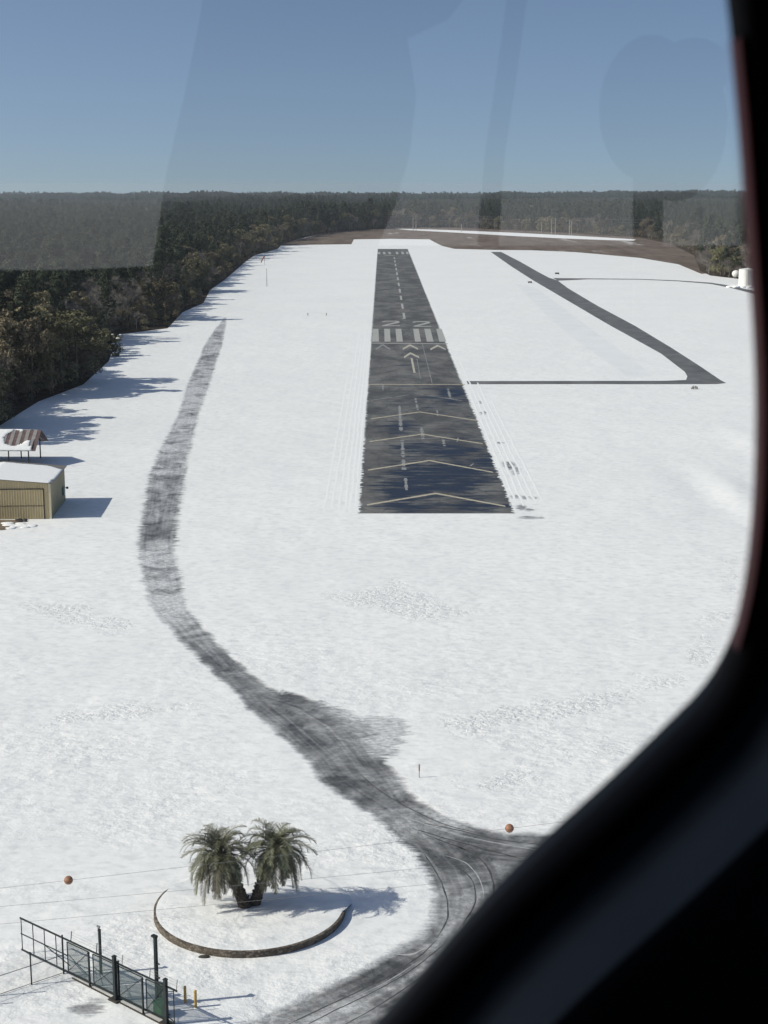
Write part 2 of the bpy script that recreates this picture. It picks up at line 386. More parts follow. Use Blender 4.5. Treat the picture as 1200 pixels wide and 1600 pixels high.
def build_ground():
    fine = np.concatenate([np.arange(-26, 26, 0.25)]); coarse = np.arange(26, 334, 7)
    ang = np.radians(np.concatenate([fine, coarse]))
    rad = [0.0]; r = 8.0
    while r < 6200: rad.append(r); r *= 1.012 if r < 600 else 1.03
    v = []; f = []; n = len(ang)
    v.append((0, 0, 0))
    for r in rad[1:]:
        for a in ang:
            x = math.sin(a) * r; y = math.cos(a) * r
            v.append((x, y, gz(x, y)))
    for k in range(n): f.append((0, 1 + (k + 1) % n, 1 + k))
    for i in range(len(rad) - 2):
        for k in range(n):
            a0 = 1 + i * n + k; a1 = 1 + i * n + (k + 1) % n
            f.append((a0, a1, a1 + n, a0 + n))
    me = bpy.data.meshes.new('snow_ground'); me.from_pydata(v, [], f); me.update(); me.shade_smooth()
    return link('snow_ground', me, M_SNOW)
ground = tag(build_ground(), kind='structure')

def sdf_poly(P, poly):
    """signed distance of points P(N,2) to a closed polygon (negative inside)"""
    P = np.asarray(P); V = np.asarray([(p[0], p[1]) for p in poly]); d = np.full(len(P), 1e18); ins = np.zeros(len(P), bool)
    n = len(V)
    for i in range(n):
        a = V[i]; b = V[(i + 1) % n]; e = b - a; w_ = P - a
        t = np.clip((w_ @ e) / max(e @ e, 1e-9), 0, 1); q = w_ - np.outer(t, e); d = np.minimum(d, (q ** 2).sum(1))
        c = ((V[i][1] <= P[:, 1]) & (V[(i+1) % n][1] > P[:, 1])) | ((V[(i+1) % n][1] <= P[:, 1]) & (V[i][1] > P[:, 1]))
        if abs(e[1]) > 1e-12:
            xi = a[0] + (P[:, 1] - a[1]) * e[0] / e[1]; ins ^= c & (P[:, 0] < xi)
    return np.where(ins, -1, 1) * np.sqrt(d)
def sheet(name, polys, cellx, celly, margin, mat, z, slushfn, ragfn=lambda x, y: 1.0):
    allp = np.array([(p[0], p[1]) for poly in polys for p in poly])
    x0, y0 = allp.min(0) - margin; x1, y1 = allp.max(0) + margin
    nx = int((x1 - x0) / cellx) + 2; ny = int((y1 - y0) / celly) + 2
    X, Y = np.meshgrid(x0 + np.arange(nx) * cellx, y0 + np.arange(ny) * celly)
    P = np.stack([X.ravel(), Y.ravel()], 1); sd = np.full(len(P), 1e9)
    for poly in polys: sd = np.minimum(sd, sdf_poly(P, poly))
    keep = (sd < margin).reshape(ny, nx); cell = keep[:-1, :-1] & keep[1:, :-1] & keep[:-1, 1:] & keep[1:, 1:]
    idx = np.arange(nx * ny).reshape(ny, nx); jj, ii = np.nonzero(cell)
    quads = np.stack([idx[jj, ii], idx[jj, ii+1], idx[jj+1, ii+1], idx[jj+1, ii]], 1)
    used, inv = np.unique(quads, return_inverse=True); quads = inv.reshape(-1, 4)
    Pu = P[used]; s = sd[used]
    me = bpy.data.meshes.new(name)
    me.from_pydata([(float(a), float(b), z) for a, b in Pu], [], quads.tolist()); me.update()
    at_ = me.attributes.new('sd', 'FLOAT', 'POINT'); at_.data.foreach_set('value', s.astype(np.float32))
    sv = np.array([slushfn(a, b) for a, b in Pu], np.float32)
    at2 = me.attributes.new('slush', 'FLOAT', 'POINT'); at2.data.foreach_set('value', sv)
    at3 = me.attributes.new('rag', 'FLOAT', 'POINT'); at3.data.foreach_set('value', np.array([ragfn(a, b) for a, b in Pu], np.float32))
    me.shade_smooth()
    return link(name, me, mat)

# ---- service road coming down the left, forking at the bottom
rows = [(496,350,354),(505,345,354),(515,336,352),(540,320,347),(560,312,340),(600,294,328),(650,279,310),(700,252,298),(750,233,287),(800,226,279),(850,218,272),
        (900,224,280),(950,240,294),(1000,283,336),(1050,334,388),(1085,372,440),(1100,385,490),(1130,420,545),(1160,452,575),(1190,484,600),
        (1220,505,630),(1250,545,652)]
left = [(l, y) for y, l, r in rows]; right = [(r, y) for y, l, r in rows]
road_px = left + [(600,1285),(640,1325),(668,1360),(682,1400),(676,1436),(652,1468),(600,1494),(560,1520),(500,1550),(430,1577),(330,1615),(330,1700),(1150,1700),
          (1250,1400),(1000,1330),(880,1306),(800,1303),(745,1294),(700,1276)] + right[::-1]
fork_px = [(440,1078),(500,1098),(560,1118),(625,1126),(640,1146),(622,1172),(590,1190),(540,1150),(470,1120)]
def slush_road(x, y):
    px, py = proj((x, y, 0))
    pts = [(480,.8),(530,.72),(560,.60),(600,.78),(640,1.0),(690,.80),(730,.66),(760,.42),(800,.38),(845,.30),(862,.86),(905,.72),(935,1.0),(965,.9),(1000,.45),(1040,.24),(1120,.20),(1200,.20),(1260,.34),(1300,.38),(1340,.2),(1400,.32),(1450,.35),(1520,.3),(1600,.4)]
    v = np.interp(py, [p[0] for p in pts], [p[1] for p in pts])
    if py > 1060 and py < 1185:                       # the churned side patch is mostly slush
        dd = px - np.interp(py, [1060, 1185], [425, 590])
        v += np.clip(dd / 60, 0, 1.1)
    if 1215 < py < 1300 and px > np.interp(py, [1215, 1300], [570, 720]): v += .3
    if py > 1485: v += 0.18 * math.sin((px * 0.5 + py) * 0.12)
    return float(v)
def rag_road(x, y):
    px, py = proj((x, y, 0))
    v = np.interp(py, [480, 700, 780, 870, 960, 1080, 1250, 1330, 1450, 1600], [.45, .8, 1.2, .95, .45, .3, .3, .6, .35, .10])
    if px > np.interp(py, [1060, 1300], [430, 760]): v *= .45
    if 1080 < py < 1190 and px > 500: v = 1.5
    return float(v)
service_road = sheet('service_road', [G(road_px), G(fork_px)], 0.35, 0.55, 3.8, M_ROAD, 0.004, slush_road, rag_road)
tag(service_road, kind='structure')
# small melted patches: beside the runway, by the gate and off the edge of the service road
def ell(px, py, rx, ry, n=14):
    return G([(px + rx * math.cos(2*math.pi*k/n), py + ry * math.sin(2*math.pi*k/n)) for k in range(n)])
patches = [ell(*e) for e in [(782,692,4.5,2),(797,728,8,7),(807,736,5,7),(790,724,5,3),(807,776,7,2.6),(822,777,6,2.6),(835,778,4,2.2),(815,792,5,4.5),(828,797,6,2),(832,809,23,2.2),(756,645,4,3),(751,628,3,2),
                                (134,1578,20,9),(150,1571,12,7)]]
patches_o = sheet('melted_patch', patches, 0.3, 0.5, 1.5, make_slush('melting_patch', (0.07, 0.07, 0.07), (0.15, 0.15, 0.15), 0.5, 0.7), 0.0028, lambda x, y: 0.42)
tag(patches_o, kind='structure')

# churned footprints crossing the snow
def make_churn():
    m, nt, b = newmat('churned_snow')
    a = N(nt, 'ShaderNodeAttribute', attribute_name='sd')
    mr = N(nt, 'ShaderNodeMapRange', interpolation_type='SMOOTHSTEP'); mr.inputs[1].default_value = 1.0; mr.inputs[2].default_value = -2.6; mr.inputs[4].default_value = 1.0
    nt.links.new(mth(nt, 'MULTIPLY_ADD', mth(nt, 'SUBTRACT', noi(nt, pos(nt), .16, 4), .5), 14.0, a.outputs['Fac']), mr.inputs[0])
    c, n = snow_nodes(nt)
    p2 = pos(nt, (0.8, 1.1, 1))
    lump = noi(nt, p2, 1.5, 5, 0.62, 0.2)
    n2 = bumpn(nt, ramp(nt, lump, [(0.38, (0,)*3), (0.56, (1,)*3)]), mth(nt, 'MULTIPLY', mr.outputs[0], 0.55), 0.16, n)
    dk = mth(nt, 'MULTIPLY', ramp(nt, lump, [(0.30, (0.55,)*3), (0.40, (0,)*3)]), mr.outputs[0])
    nt.links.new(mixc(nt, dk, c, (0.45, 0.46, 0.46)), b.inputs['Base Color']); nt.links.new(n2, b.inputs['Normal']); b.inputs['Roughness'].default_value = 0.75
    b.inputs['Specular IOR Level'].default_value = 0.2
    return m
band = [(640,1122),(700,1112),(780,1100),(860,1086),(950,1070),(1010,1050),(1060,1025),(1100,985),(1125,930),(1140,850),(1160,850),(1150,960),(1120,1040),(1080,1078),(1010,1098),(930,1112),(840,1128),(740,1145),(680,1150)]
band2 = [(700,1232),(780,1200),(860,1180),(940,1160),(1000,1140),(1010,1152),(930,1185),(850,1215),(770,1240)]
churn = sheet('trampled_snow', [G(band), G(band2), G([(30,935),(150,940),(235,985),(160,992),(40,960)]), G([(60,1115),(300,1095),(330,1108),(80,1135)]), G([(480,930),(620,905),(760,960),(640,975)])], 0.5, 0.8, 5.5, make_churn(), 0.0018, lambda x, y: 0.0)
tag(churn, kind='structure')

# thin ruts left by tyres at the junction and on the bend at the bottom
M_RUT = simple('wet_rut', (0.075, 0.076, 0.075), 0.7, var=0.35, sc=0.9, spec=0.3)
M_RIDGE = simple('slush_ridge', (0.42, 0.43, 0.43), 0.8, var=0.2, sc=1.5, spec=0.2)
def rut(mb, px, wd, z=0.0065, wob=.06):
    P = G(px); pts = []
    for i in range(len(P) - 1):                                       # Catmull-Rom through the measured points
        a, b, c, d = P[max(0, i-1)], P[i], P[i+1], P[min(len(P)-1, i+2)]; n = max(3, int((c - b).length / .35))
        for k in range(n):
            t = k / n; pts.append(.5 * ((2*b) + (c-a)*t + (2*a-5*b+4*c-d)*t*t + (3*b-a-3*c+d)*t**3))
    base = len(mb.v)
    for i, p in enumerate(pts):
        d = (pts[min(i+1, len(pts)-1)] - pts[max(i-1, 0)]); d.z = 0; d.normalize(); nn = Vector((d.y, -d.x, 0)); e_ = min(1, i / 5, (len(pts)-1-i) / 5)
        w_ = wd * e_ * random.uniform(.6, 1.15) / 2; o_ = nn * (wob * mnoise.noise(Vector((i * .3, wd, px[0][0]))))
        q = p + o_; mb.v += [(q.x - nn.x*w_, q.y - nn.y*w_, z), (q.x + nn.x*w_, q.y + nn.y*w_, z)]
    for i in range(len(pts) - 1): mb.f.append((base+2*i, base+2*i+1, base+2*i+3, base+2*i+2))
mb = MB()
for px_, wd in [([(440,1606),(500,1577),(560,1549),(610,1524),(655,1494),(690,1462)], .14), ([(462,1610),(515,1583),(575,1554),(625,1527),(668,1497),(702,1466)], .10),
                ([(520,1612),(590,1572),(650,1532),(700,1490),(735,1450)], .10), ([(636,1292),(690,1308),(750,1325),(830,1346)], .20), ([(655,1300),(720,1325),(770,1336),(850,1338)], .16),
                ([(640,1282),(710,1296),(780,1312),(870,1322)], .14), ([(705,1318),(745,1338),(765,1362),(772,1392),(762,1420)], .16), ([(560,1208),(600,1240),(650,1268),(700,1290),(760,1304)], .12),
                ([(700,1345),(735,1372),(742,1410),(720,1450)], .12), ([(660,1330),(690,1380),(700,1430),(680,1470)], .12)]:
    rut(mb, px_, wd)
tag(mb.build('tyre_track', M_RUT), kind='structure')
mb = MB()
for px_, wd in [([(630,1275),(700,1300),(780,1318),(860,1332)], .12), ([(450,1600),(508,1580),(568,1552),(618,1526),(662,1496)], .07), ([(690,1335),(730,1350),(752,1380),(756,1412)], .10), ([(600,1488),(640,1492),(672,1476)], .25)]:
    rut(mb, px_, wd, .0085)
tag(mb.build('slush_ridge', M_RIDGE), kind='structure')

# ---- runway (75 ft wide), its markings as thin sheets
r0 = at(561.3, 799.8); r1 = at(804.5, 804.2); r2 = at(637.0, 388.9); r3 = at(590.2, 388.9)
ny_ = (r0.y + r1.y) / 2 - 1.9
def wet(x, y):
    px, py = proj((x, y, 0)); v = 0.0
    for cx, cy, rx, ry, a in [(690,745,75,22,1),(640,765,50,16,.9),(740,790,40,8,.8),(700,703,45,12,.8),(625,668,25,8,.7),(705,612,25,8,.9),(640,570,35,20,.35),(760,720,25,14,.7),(650,700,40,10,.6),(640,792,60,6,.7),(600,640,20,10,.3),(690,625,60,10,.35)]:
        q = ((px - cx) / rx) ** 2 + ((py - cy) / ry) ** 2
        v = max(v, a * math.exp(-q * .8) * 1.15)
    if py > 600: v = v * .8 + .28 * min(1, max(0, (px - 560) / 60)) + .08
    return max(0.0, min(1.0, v))
runway = tag(sheet('runway', [[(r0.x, ny_), (r1.x, ny_), (r2.x, r2.y), (r3.x, r3.y)]], 0.8, 2.5, 0.75, M_RWY, 0.004, wet), kind='structure')
def strip(mb, a, b, wdt, z=0.008):
    a = Vector((a[0], a[1], 0)); b = Vector((b[0], b[1], 0)); d = (b - a).normalized(); r_ = Vector((d.y, -d.x, 0)) * (wdt / 2)
    mb.add([(*(a - r_)[:2], z), (*(a + r_)[:2], z), (*(b + r_)[:2], z), (*(b - r_)[:2], z)], [(0, 1, 2, 3)])
def cut(mb, pts, z=0.008):
    v = [(p[0], p[1], z) for p in pts]; mb.add(v, [tuple(range(len(v)))])
def chev(mb, l, a, r_, wdt, z=0.008):                   # two mitred arms
    l, a, r_ = at(*l), at(*a), at(*r_)
    mb.add([(l.x, l.y, z), (a.x, a.y, z), (a.x, a.y + wdt * 1.1, z), (l.x, l.y + wdt, z), (r_.x, r_.y, z), (r_.x, r_.y + wdt, z)],
           [(0, 1, 2, 3), (1, 4, 5, 2)])
my = MB()
for l, a, r_ in [((573.3,790),(681,772),(790,792)), ((575,735.3),(671,720.5),(770.5,738.8)), ((577.5,690.6),(660,679),(754.5,694)), ((579.5,655),(656,644.2),(745,657.4))]:
    chev(my, l, a, r_, 1.0)
strip(my, at(576,600.6), at(727,600.6), 1.1)
mar = MB()
for cx, cy in [(641,540.3),(684.3,541)]:
    chev(mar, (cx-11.5, cy+6.3), (cx, cy+.3), (cx+12.5, cy+6.3), 4.6)
chev(mar, (631.5,559.7), (641.5,553.4), (655,559.7), 4.8)
strip(mar, at(643,559.5), at(647.7,582.5), 0.55)
tag(mar.build('runway_arrows', M_ARROW), kind='structure')
tag(my.build('runway_yellow_markings', M_YEL), kind='structure')
mw = MB()
strip(mw, at(580.5,536.2), at(700,537.2), 1.9)
bot = [(581,592),(600.8,610.3),(619.6,629.5),(648.5,658),(667,677.5),(686.5,697.5)]; top = [(583,591.3),(600.3,609.3),(618,627),(645.5,654),(663,672.3),(681.5,689.8)]
for (a, b), (c, d) in zip(bot, top): cut(mw, [at(a,533.8), at(b,533.8), at(d,513.8), at(c,513.8)])
# runway number 22, eighteen metre digits
def two(mb, x0, yb, yt, wd):
    s = 0.85; v = 2.9; hh = yt - yb; z = 0.008
    cut(mb, [(x0, yb), (x0+wd, yb), (x0+wd, yb+v), (x0, yb+v)])
    cut(mb, [(x0, yb+v), (x0+1.7, yb+v), (x0+wd, yt-v-4.6), (x0+wd-1.2, yt-v-1.6)])
    cut(mb, [(x0+wd-1.2, yt-v-1.6), (x0+wd, yt-v-4.6), (x0+wd, yt-2.2), (x0+wd-1.2, yt-v)])
    cut(mb, [(x0+0.9, yt-v), (x0+wd-1.2, yt-v), (x0+wd, yt-2.2), (x0+wd-1.3, yt), (x0+1.3, yt), (x0, yt-2.2)])
    cut(mb, [(x0, yt-5.0), (x0+1.1, yt-5.0), (x0+0.9, yt-v), (x0, yt-2.2)])
two(mw, at(597,506).x, at(597,509.6).y, at(597,501.2).y, 6.1); two(mw, at(645.2,506).x, at(645,510.4).y, at(645,502).y, 6.1)
cl_y0 = at(632,498); cl_y1 = at(615.5,399); yy = cl_y0.y
while yy < cl_y1.y - 10:
    t = (yy - cl_y0.y) / (cl_y1.y - cl_y0.y); x = cl_y0.x + t * (cl_y1.x - cl_y0.x)
    L = 26; strip(mw, (x, yy), (x + (cl_y1.x-cl_y0.x)*L/(cl_y1.y-cl_y0.y), yy + L), 0.85); yy += 46
for xx in (592.8, 600.8, 609.3, 621, 629.5, 637): 
    a = at(xx, 397.2); b = at(xx - 1, 393.5); strip(mw, (a.x, a.y), (b.x, b.y), 1.7)
strip(mw, at(602,399), at(616,399.4), 4)
tag(mw.build('runway_white_markings', M_WHT), kind='structure')
mf = MB()
for a, b, wd in [((660,538),(675.3,599),.35),((651.5,561),(657,592),.3),((624.2,634),(626.6,673),.9),((628.4,688),(631.4,736),.9),((633.5,747),(635.3,766),.7),((649,622),(653,641),.7),
                 ((658.2,668),(661.3,686.5),.8),((692.5,687),(694.5,697),.6),((683,641),(684,650),.6),((699.8,607.5),(704,623),.8),((589,449),(626,448.4),2.0),((589,450.4),(628,452),2.4),((627,499),(632,497),1.5),
                 ((579,625.5),(651,615.2),.7),((651,615.2),(722,626),.7),((598,600),(598.5,610),.5),((714,690),(716,684),.4),((735,728),(740,724),.4)]:
    A_, B_ = at(*a), at(*b); n_ = max(3, int((B_ - A_).length / 1.1))
    for i_ in range(n_):
        if random.random() < .14: continue
        strip(mf, A_.lerp(B_, i_ / n_), A_.lerp(B_, (i_ + .93) / n_), wd * random.uniform(.35, .95), 0.0075)
chev(mf, (587,547), (598,540), (609.5,546.8), 4.2, 0.0075)
tag(mf.build('faded_runway_markings', M_FAINT), kind='structure')
# low ploughed ridges of snow along both sides of the overrun
ber = MB()
def berm(x0, y0, x1, y1, wd, h):
    n = max(4, int((y1 - y0) / 2.5)); pv = None
    for i in range(n + 1):
        t = i / n; x = x0 + (x1 - x0) * t + random.uniform(-.1, .1); y = y0 + (y1 - y0) * t; hh = h * min(1, i * .4, (n - i) * .4) * random.uniform(.55, 1.1); wj = wd * random.uniform(.85, 1.15)
        k = len(ber.v); ber.v += [(x - wj/2, y, 0.002), (x - wj/6, y, hh + .003), (x + wj/6, y, hh + .003), (x + wj/2, y, 0.002)]
        if pv is not None:
            for j in range(3): ber.f.append((pv + j, pv + j + 1, k + j + 1, k + j))
        pv = k
for dx in (0.55, 1.3, 2.1, 3.0, 4.1, 5.2):
    berm(r0.x - dx, ny_ + random.uniform(0, 6), r0.x - dx - .2, ny_ + random.uniform(170, 320), 0.45, 0.010)
for dx in (0.9, 1.9, 2.9, 3.9, 5.1):
    berm(r1.x + dx, ny_ + random.uniform(2, 12), r1.x + dx - .2, ny_ + random.uniform(110, 230), 0.45, 0.018)
tag(ber.build('snow_berm', M_CAPSNOW, smooth=True), kind='structure')

# ---- taxiway, path, far field
tx = [(729,595.4),(900,595.2),(1040,595),(1072,593.6),(1074,588),(1070,581),(1033,552.5),(950,506.7),(833,438),(800,417),(766.7,393.6),(783,393.6),(812.5,408.8),(841.7,425.4),(858,434),(871,438),(887.5,450.4),
      (933,477.5),(991.7,508.8),(1050,544),(1092,571),(1126,594),(1135,598.5),(1120,600.2),(1000,600.4),(900,600.2),(731,600.4)]
tag(polyfill('taxiway', G(tx), 0.006, M_TAXI), kind='structure')
tag(polyfill('path', G([(864,434.4),(920,435),(1000,435.8),(1060,438.2),(1110,441.6),(1140,446),(1185,456),(1185,461),(1140,449.5),(1110,443.6),(1060,439.6),(1000,436.9),(920,436.4),(872,438.6)]), 0.008, M_TAXI), kind='structure')
tag(polyfill('grooved_snow', G([(806,444),(838,450),(1020,586),(984,591),(900,531),(858,497)]), 0.004, M_PACK), kind='structure')
brown_px = [(300,385),(441,380.6),(500,366),(560,359),(620,355),(700,355),(900,364),(1000,371),(1060,380),(1110,398),(1120,426),(1096,428),(1060,413),(1000,403),(900,394),(830,391),(770,390.5),(710,388.8),(690,384),(680,379),(671,374),(610,373.2),(553,374),(549,381.6),(470,382.6),(450,383.5),(300,388)]
tag(polyfill('dry_grass_field', G(brown_px), 0.012, M_BROWN), kind='structure')
strip_px = [(616,357.5),(650,358),(700,359.4),(800,363.5),(900,368.5),(960,372),(994,374.2),(990,376),(950,375.2),(880,372.6),(800,368.6),(700,362.8),(640,359.6)]
tag(polyfill('snow_strip', G(strip_px), 0.022, M_SNOW), kind='structure')

# ------------------------------------------------------------------ forest
edge_px = [(-700,900),(-200,745),(0,668),(60,630),(130,603),(170,566),(184,524),(262,514),(285,489),(318,474),(328,454),(352,437),(384,409),(398,399),(434,389),(441,381),(480,370.5),(500,366),(560,360),(620,356),
           (700,355.5),(860,362.5),(1000,371.5),(1050,382),(1085,400),(1094,424),(1110,431),(1160,437),(1300,452),(1700,480)]
edge = [(p.x, p.y) for p in G(edge_px)]
clear = [(edge[0][0] - 200, -300)] + edge + [(edge[-1][0] + 900, -300)]
# litter under the trees: one sheet from the edge out to the rim
def rim(p):
    r = math.hypot(*p); a = math.atan2(p[0], p[1]); return a, r
fl_v, fl_f = [], []
na = 140; nr = 60
angs = np.linspace(R(-33), R(27), na)
def edge_r(a):
    best = 0
    d = (math.sin(a), math.cos(a))
    for i in range(len(clear)):
        p, q = clear[i], clear[(i+1) % len(clear)]
        ex, ey = q[0]-p[0], q[1]-p[1]; den = d[0]*ey - d[1]*ex
        if abs(den) < 1e-9: continue
        t = (p[0]*ey - p[1]*ex) / den; s = (p[0]*d[1] - p[1]*d[0]) / den
        if t > 0 and 0 <= s <= 1: best = max(best, t)
    return best
bounds = sorted(set([math.atan2(*e) for e in edge if R(-33) < math.atan2(*e) < R(27)] + list(angs)))
for a in bounds:
    e0 = edge_r(a) + 2.5
    for j in range(nr + 1):
        r = e0 * (6150 / e0) ** (j / nr); x, y = math.sin(a) * r, math.cos(a) * r
        fl_v.append((x, y, gz(x, y) + 0.03 + min(1.2, max(0, r - 1500) * 1e-3)))
for i in range(len(bounds) - 1):
    for j in range(nr):
        k = i * (nr + 1) + j; fl_f.append((k, k + nr + 1, k + nr + 2, k + 1))
me = bpy.data.meshes.new('forest_floor'); me.from_pydata(fl_v, [], fl_f); me.update()
tag(link('forest_floor', me, M_FLOOR), kind='structure')

def quad_mesh(name, C, U, V, mat):
    """leaf cards: centres C, half vectors U and V (N,3)"""
    n = len(C); P = np.empty((n, 4, 3)); P[:, 0] = C - U - V; P[:, 1] = C + U - V; P[:, 2] = C + U * .6 + V; P[:, 3] = C - U * .6 + V
    me = bpy.data.meshes.new(name); me.vertices.add(n * 4); me.vertices.foreach_set('co', P.ravel())
    me.loops.add(n * 4); me.loops.foreach_set('vertex_index', np.arange(n * 4)); me.polygons.add(n)
    me.polygons.foreach_set('loop_start', np.arange(n) * 4); me.update(calc_edges=True); me.materials.append(mat)
    return me
def unit(a): return a / np.maximum(np.linalg.norm(a, axis=1, keepdims=True), 1e-9)
def cards(centres, radii, per, wl, mat, name, flat=1.0, aspect=1.6, outward=0.6, mid=None):
    C = []; U = []; V = []
    for c, r in zip(centres, radii):
        d = unit(rng.normal(size=(per, 3))); rr = rng.uniform(.35, 1, (per, 1)) ** .6 * r
        p = np.array(c) + d * rr * np.array([1, 1, flat])
        nrm = unit(d * outward + rng.normal(size=(per, 3)) * .7 + np.array([0, 0, .35]))
        t = unit(np.cross(nrm, rng.normal(size=(per, 3)))); b = np.cross(nrm, t)
        s = rng.uniform(.6, 1.25, (per, 1)) * wl
        C.append(p); U.append(t * s); V.append(b * s * aspect)
    return quad_mesh(name, np.concatenate(C), np.concatenate(U), np.concatenate(V), mat)
def trunk_mesh(name, h, r, limbs, mat):
    mb = MB(); bend = [random.uniform(-.5, .5), random.uniform(-.5, .5)]
    pts = [Vector((bend[0] * math.sin(t * 2.2) * h * .04, bend[1] * math.sin(t * 2.6) * h * .04, h * t)) for t in np.linspace(0, 1, 8)]
    mb.tube(pts, [r * (1.25 if i == 0 else 1 - .85 * i / 7) for i in range(8)], 7)
    for c in limbs:
        t = max(.25, min(.93, (c[2] - .12 * h) / h)); k = t * 7; i = int(k)
        o = pts[i].lerp(pts[min(7, i + 1)], k - i); c = Vector(c)
        m = o.lerp(c, .5) + Vector((0, 0, -.03 * h))
        mb.tube([o, m, c], [r * .32 * (1 - t * .6), r * .2 * (1 - t * .6), .02], 4, False)
    me = bpy.data.meshes.new(name); me.from_pydata(mb.v, [], mb.f); me.update(); me.shade_smooth(); me.materials.append(mat)
    return me
def proto_pine(k):
    h = random.uniform(19, 23); cs = []; rs = []
    base = random.uniform(.32, .5)
    for i in range(64):
        t = random.random() ** .8; z = h * (base + (1 - base) * t)
        rad = (3.7 * (1 - t) ** .75 + .5) * random.uniform(.5, 1.05) * (0.7 + .6 * min(1, t * 3) ) / 1.2
        a = random.uniform(0, 2 * math.pi); cs.append((rad * math.cos(a), rad * math.sin(a), z)); rs.append(random.uniform(.7, 1.25))
    cs.append((0, 0, h)); rs.append(.8)
    return trunk_mesh('pine_trunk', h * .98, .26, cs[::3], M_BARK), cards(cs, rs, 62, .13, M_PINE, 'pine_crown', .55, 2.1, .5)
def proto_oak(k):
    h = random.uniform(14, 18); W = random.uniform(4.2, 5.6); cs = []; rs = []
    lobes = [(random.uniform(-.6, .6) * W, random.uniform(-.6, .6) * W, h * random.uniform(.5, .8), random.uniform(.42, .62) * W) for _ in range(8)]
    for i in range(105):
        lx, ly, lz, lr = random.choice(lobes); d = Vector([random.gauss(0, 1) for _ in range(3)]).normalized()
        if d.z < -.3: d.z *= -.5
        cs.append((lx + d.x * lr, ly + d.y * lr, max(h * .14, lz + d.z * lr * .85))); rs.append(random.uniform(.55, 1.1))
    for i in range(16):
        a = random.uniform(0, 6.283); cs.append((W * .8 * math.cos(a), W * .8 * math.sin(a), h * random.uniform(.10, .35))); rs.append(1.2)
    return trunk_mesh('oak_trunk', h * .7, .38, cs[::4], M_BARK), cards(cs, rs, 50, .125, M_OAK, 'oak_crown', .8, 1.6, .7)
def proto_bare(k):
    h = random.uniform(14, 18); W = 3.6; mb = MB(); tips = []
    def br(p, d, L, r, lv):
        q = p + d * L; m = p.lerp(q, .5) + Vector((random.gauss(0, .06), random.gauss(0, .06), 0)) * L
        mb.tube([p, m, q], [r, r * .8, r * .6], 5 if lv < 2 else 3, False)
        if lv >= 4: tips.append((q, d)); return
        for _ in range(3 if lv else 5):
            nd = (d + Vector([random.gauss(0, .5) for _ in range(3)]) + Vector((0, 0, .12))).normalized(); br(q.lerp(p, random.uniform(0, .35)), nd, L * random.uniform(.6, .78), r * .55, lv + 1)
    br(Vector((0, 0, 0)), Vector((0, 0, 1)), h * .34, .22, 0)
    tr = bpy.data.meshes.new('bare_trunk'); tr.from_pydata(mb.v, [], mb.f); tr.update(); tr.materials.append(M_PALEBARK)
    n = len(tips) * 12; C = np.array([t[0] for t in tips]).repeat(12, 0); D = np.array([t[1] for t in tips]).repeat(12, 0)
    d = unit(D + rng.normal(size=(n, 3)) * .75); L = rng.uniform(.3, .8, (n, 1)); t = unit(np.cross(d, rng.normal(size=(n, 3))))
    return tr, quad_mesh('bare_twigs_crown', C + d * L, t * .024, d * L, M_TWIG)
protos = [('pine_tree', *proto_pine(i)) for i in range(4)] + [('oak_tree', *proto_oak(i)) for i in range(4)] + [('bare_tree', *proto_bare(i)) for i in range(3)]

# points on a jittered polar-ish grid outside the clear ground
cand = []
def scatter(y0, y1, step, sc):
    y = y0
    while y < y1:
        half = y * math.tan(R(17.5)) + 25; x = -half
        while x < half:
            cand.append((x + random.uniform(-.45, .45) * step, y + random.uniform(-.45, .45) * step, sc)); x += step
        y += step
scatter(215, 900, 5.6, 1.0); scatter(900, 1900, 7.5, 1.05); scatter(1900, 3400, 10.2, 1.1); scatter(3400, 6000, 13.5, 1.18)
cand = np.array(cand); sdc = sdf_poly(cand[:, :2], clear)
ok = (sdc > 1.5); cand = cand[ok]; sdc = sdc[ok]
def kind_of(x, y, sd):
    n = mnoise.noise(Vector((x * .018, y * .010, 3.1))); n2 = mnoise.noise(Vector((x * .05, y * .03, 9.7))); u = random.random()
    px, py = proj((x, y, 0))
    if y < 420 and x < -70: return 1 if (u < .78) else (2 if u < .9 else 0)
    if px > 1000 and y < 1500: return 2 if u < .45 else (1 if u < .75 else 0)
    if sd < 12: return 1 if u < .62 else (2 if u < .8 else 0)
    if n + n2 * .5 > .27: return 2 if u < .55 else 0
    if n < -.12: return 1 if u < .5 else 0
    return 0 if u < .8 else (1 if u < .93 else 2)
info = []
for (x, y, sc), sd in zip(cand, sdc):
    k = kind_of(x, y, sd); idx = (random.randrange(4), 4 + random.randrange(4), 8 + random.randrange(3))[k]
    s = sc * random.uniform(.72, 1.08) * (random.choice((.7, .75, 1.05)) if sd < 7 else 1.0) * (1.2 if random.random() < .04 and y < 900 else 1)
    if k == 1 and y < 480: s *= 1.22
    gap = mnoise.noise(Vector((x * .004, y * .028, 21.3)))
    if 3 < sd < 14 and gap > .2: s *= 1.25
    if sd < 9 and gap < .12: s *= .42
    elif sd < 16 and gap < .0: s *= .62
    if y > 1500: s *= 1 + .45 * mnoise.noise(Vector((x * .012, y * .004, 8.8)))
    info.append((x, y, gz(x, y), idx, s, random.uniform(0, 6.283), sd))
def vis(i):
    px, py = proj((i[0], i[1], i[2] + 8)); return -25 < px < 1185 and py < 1000
order = sorted([i for i in range(len(info)) if vis(info[i])], key=lambda i: math.hypot(info[i][0], info[i][1]) + (0 if info[i][6] < 16 else 260))
single = set(order[:270])
KIND = {0: 'dark green pine', 1: 'olive brown leafy oak', 2: 'bare pale twigged tree'}
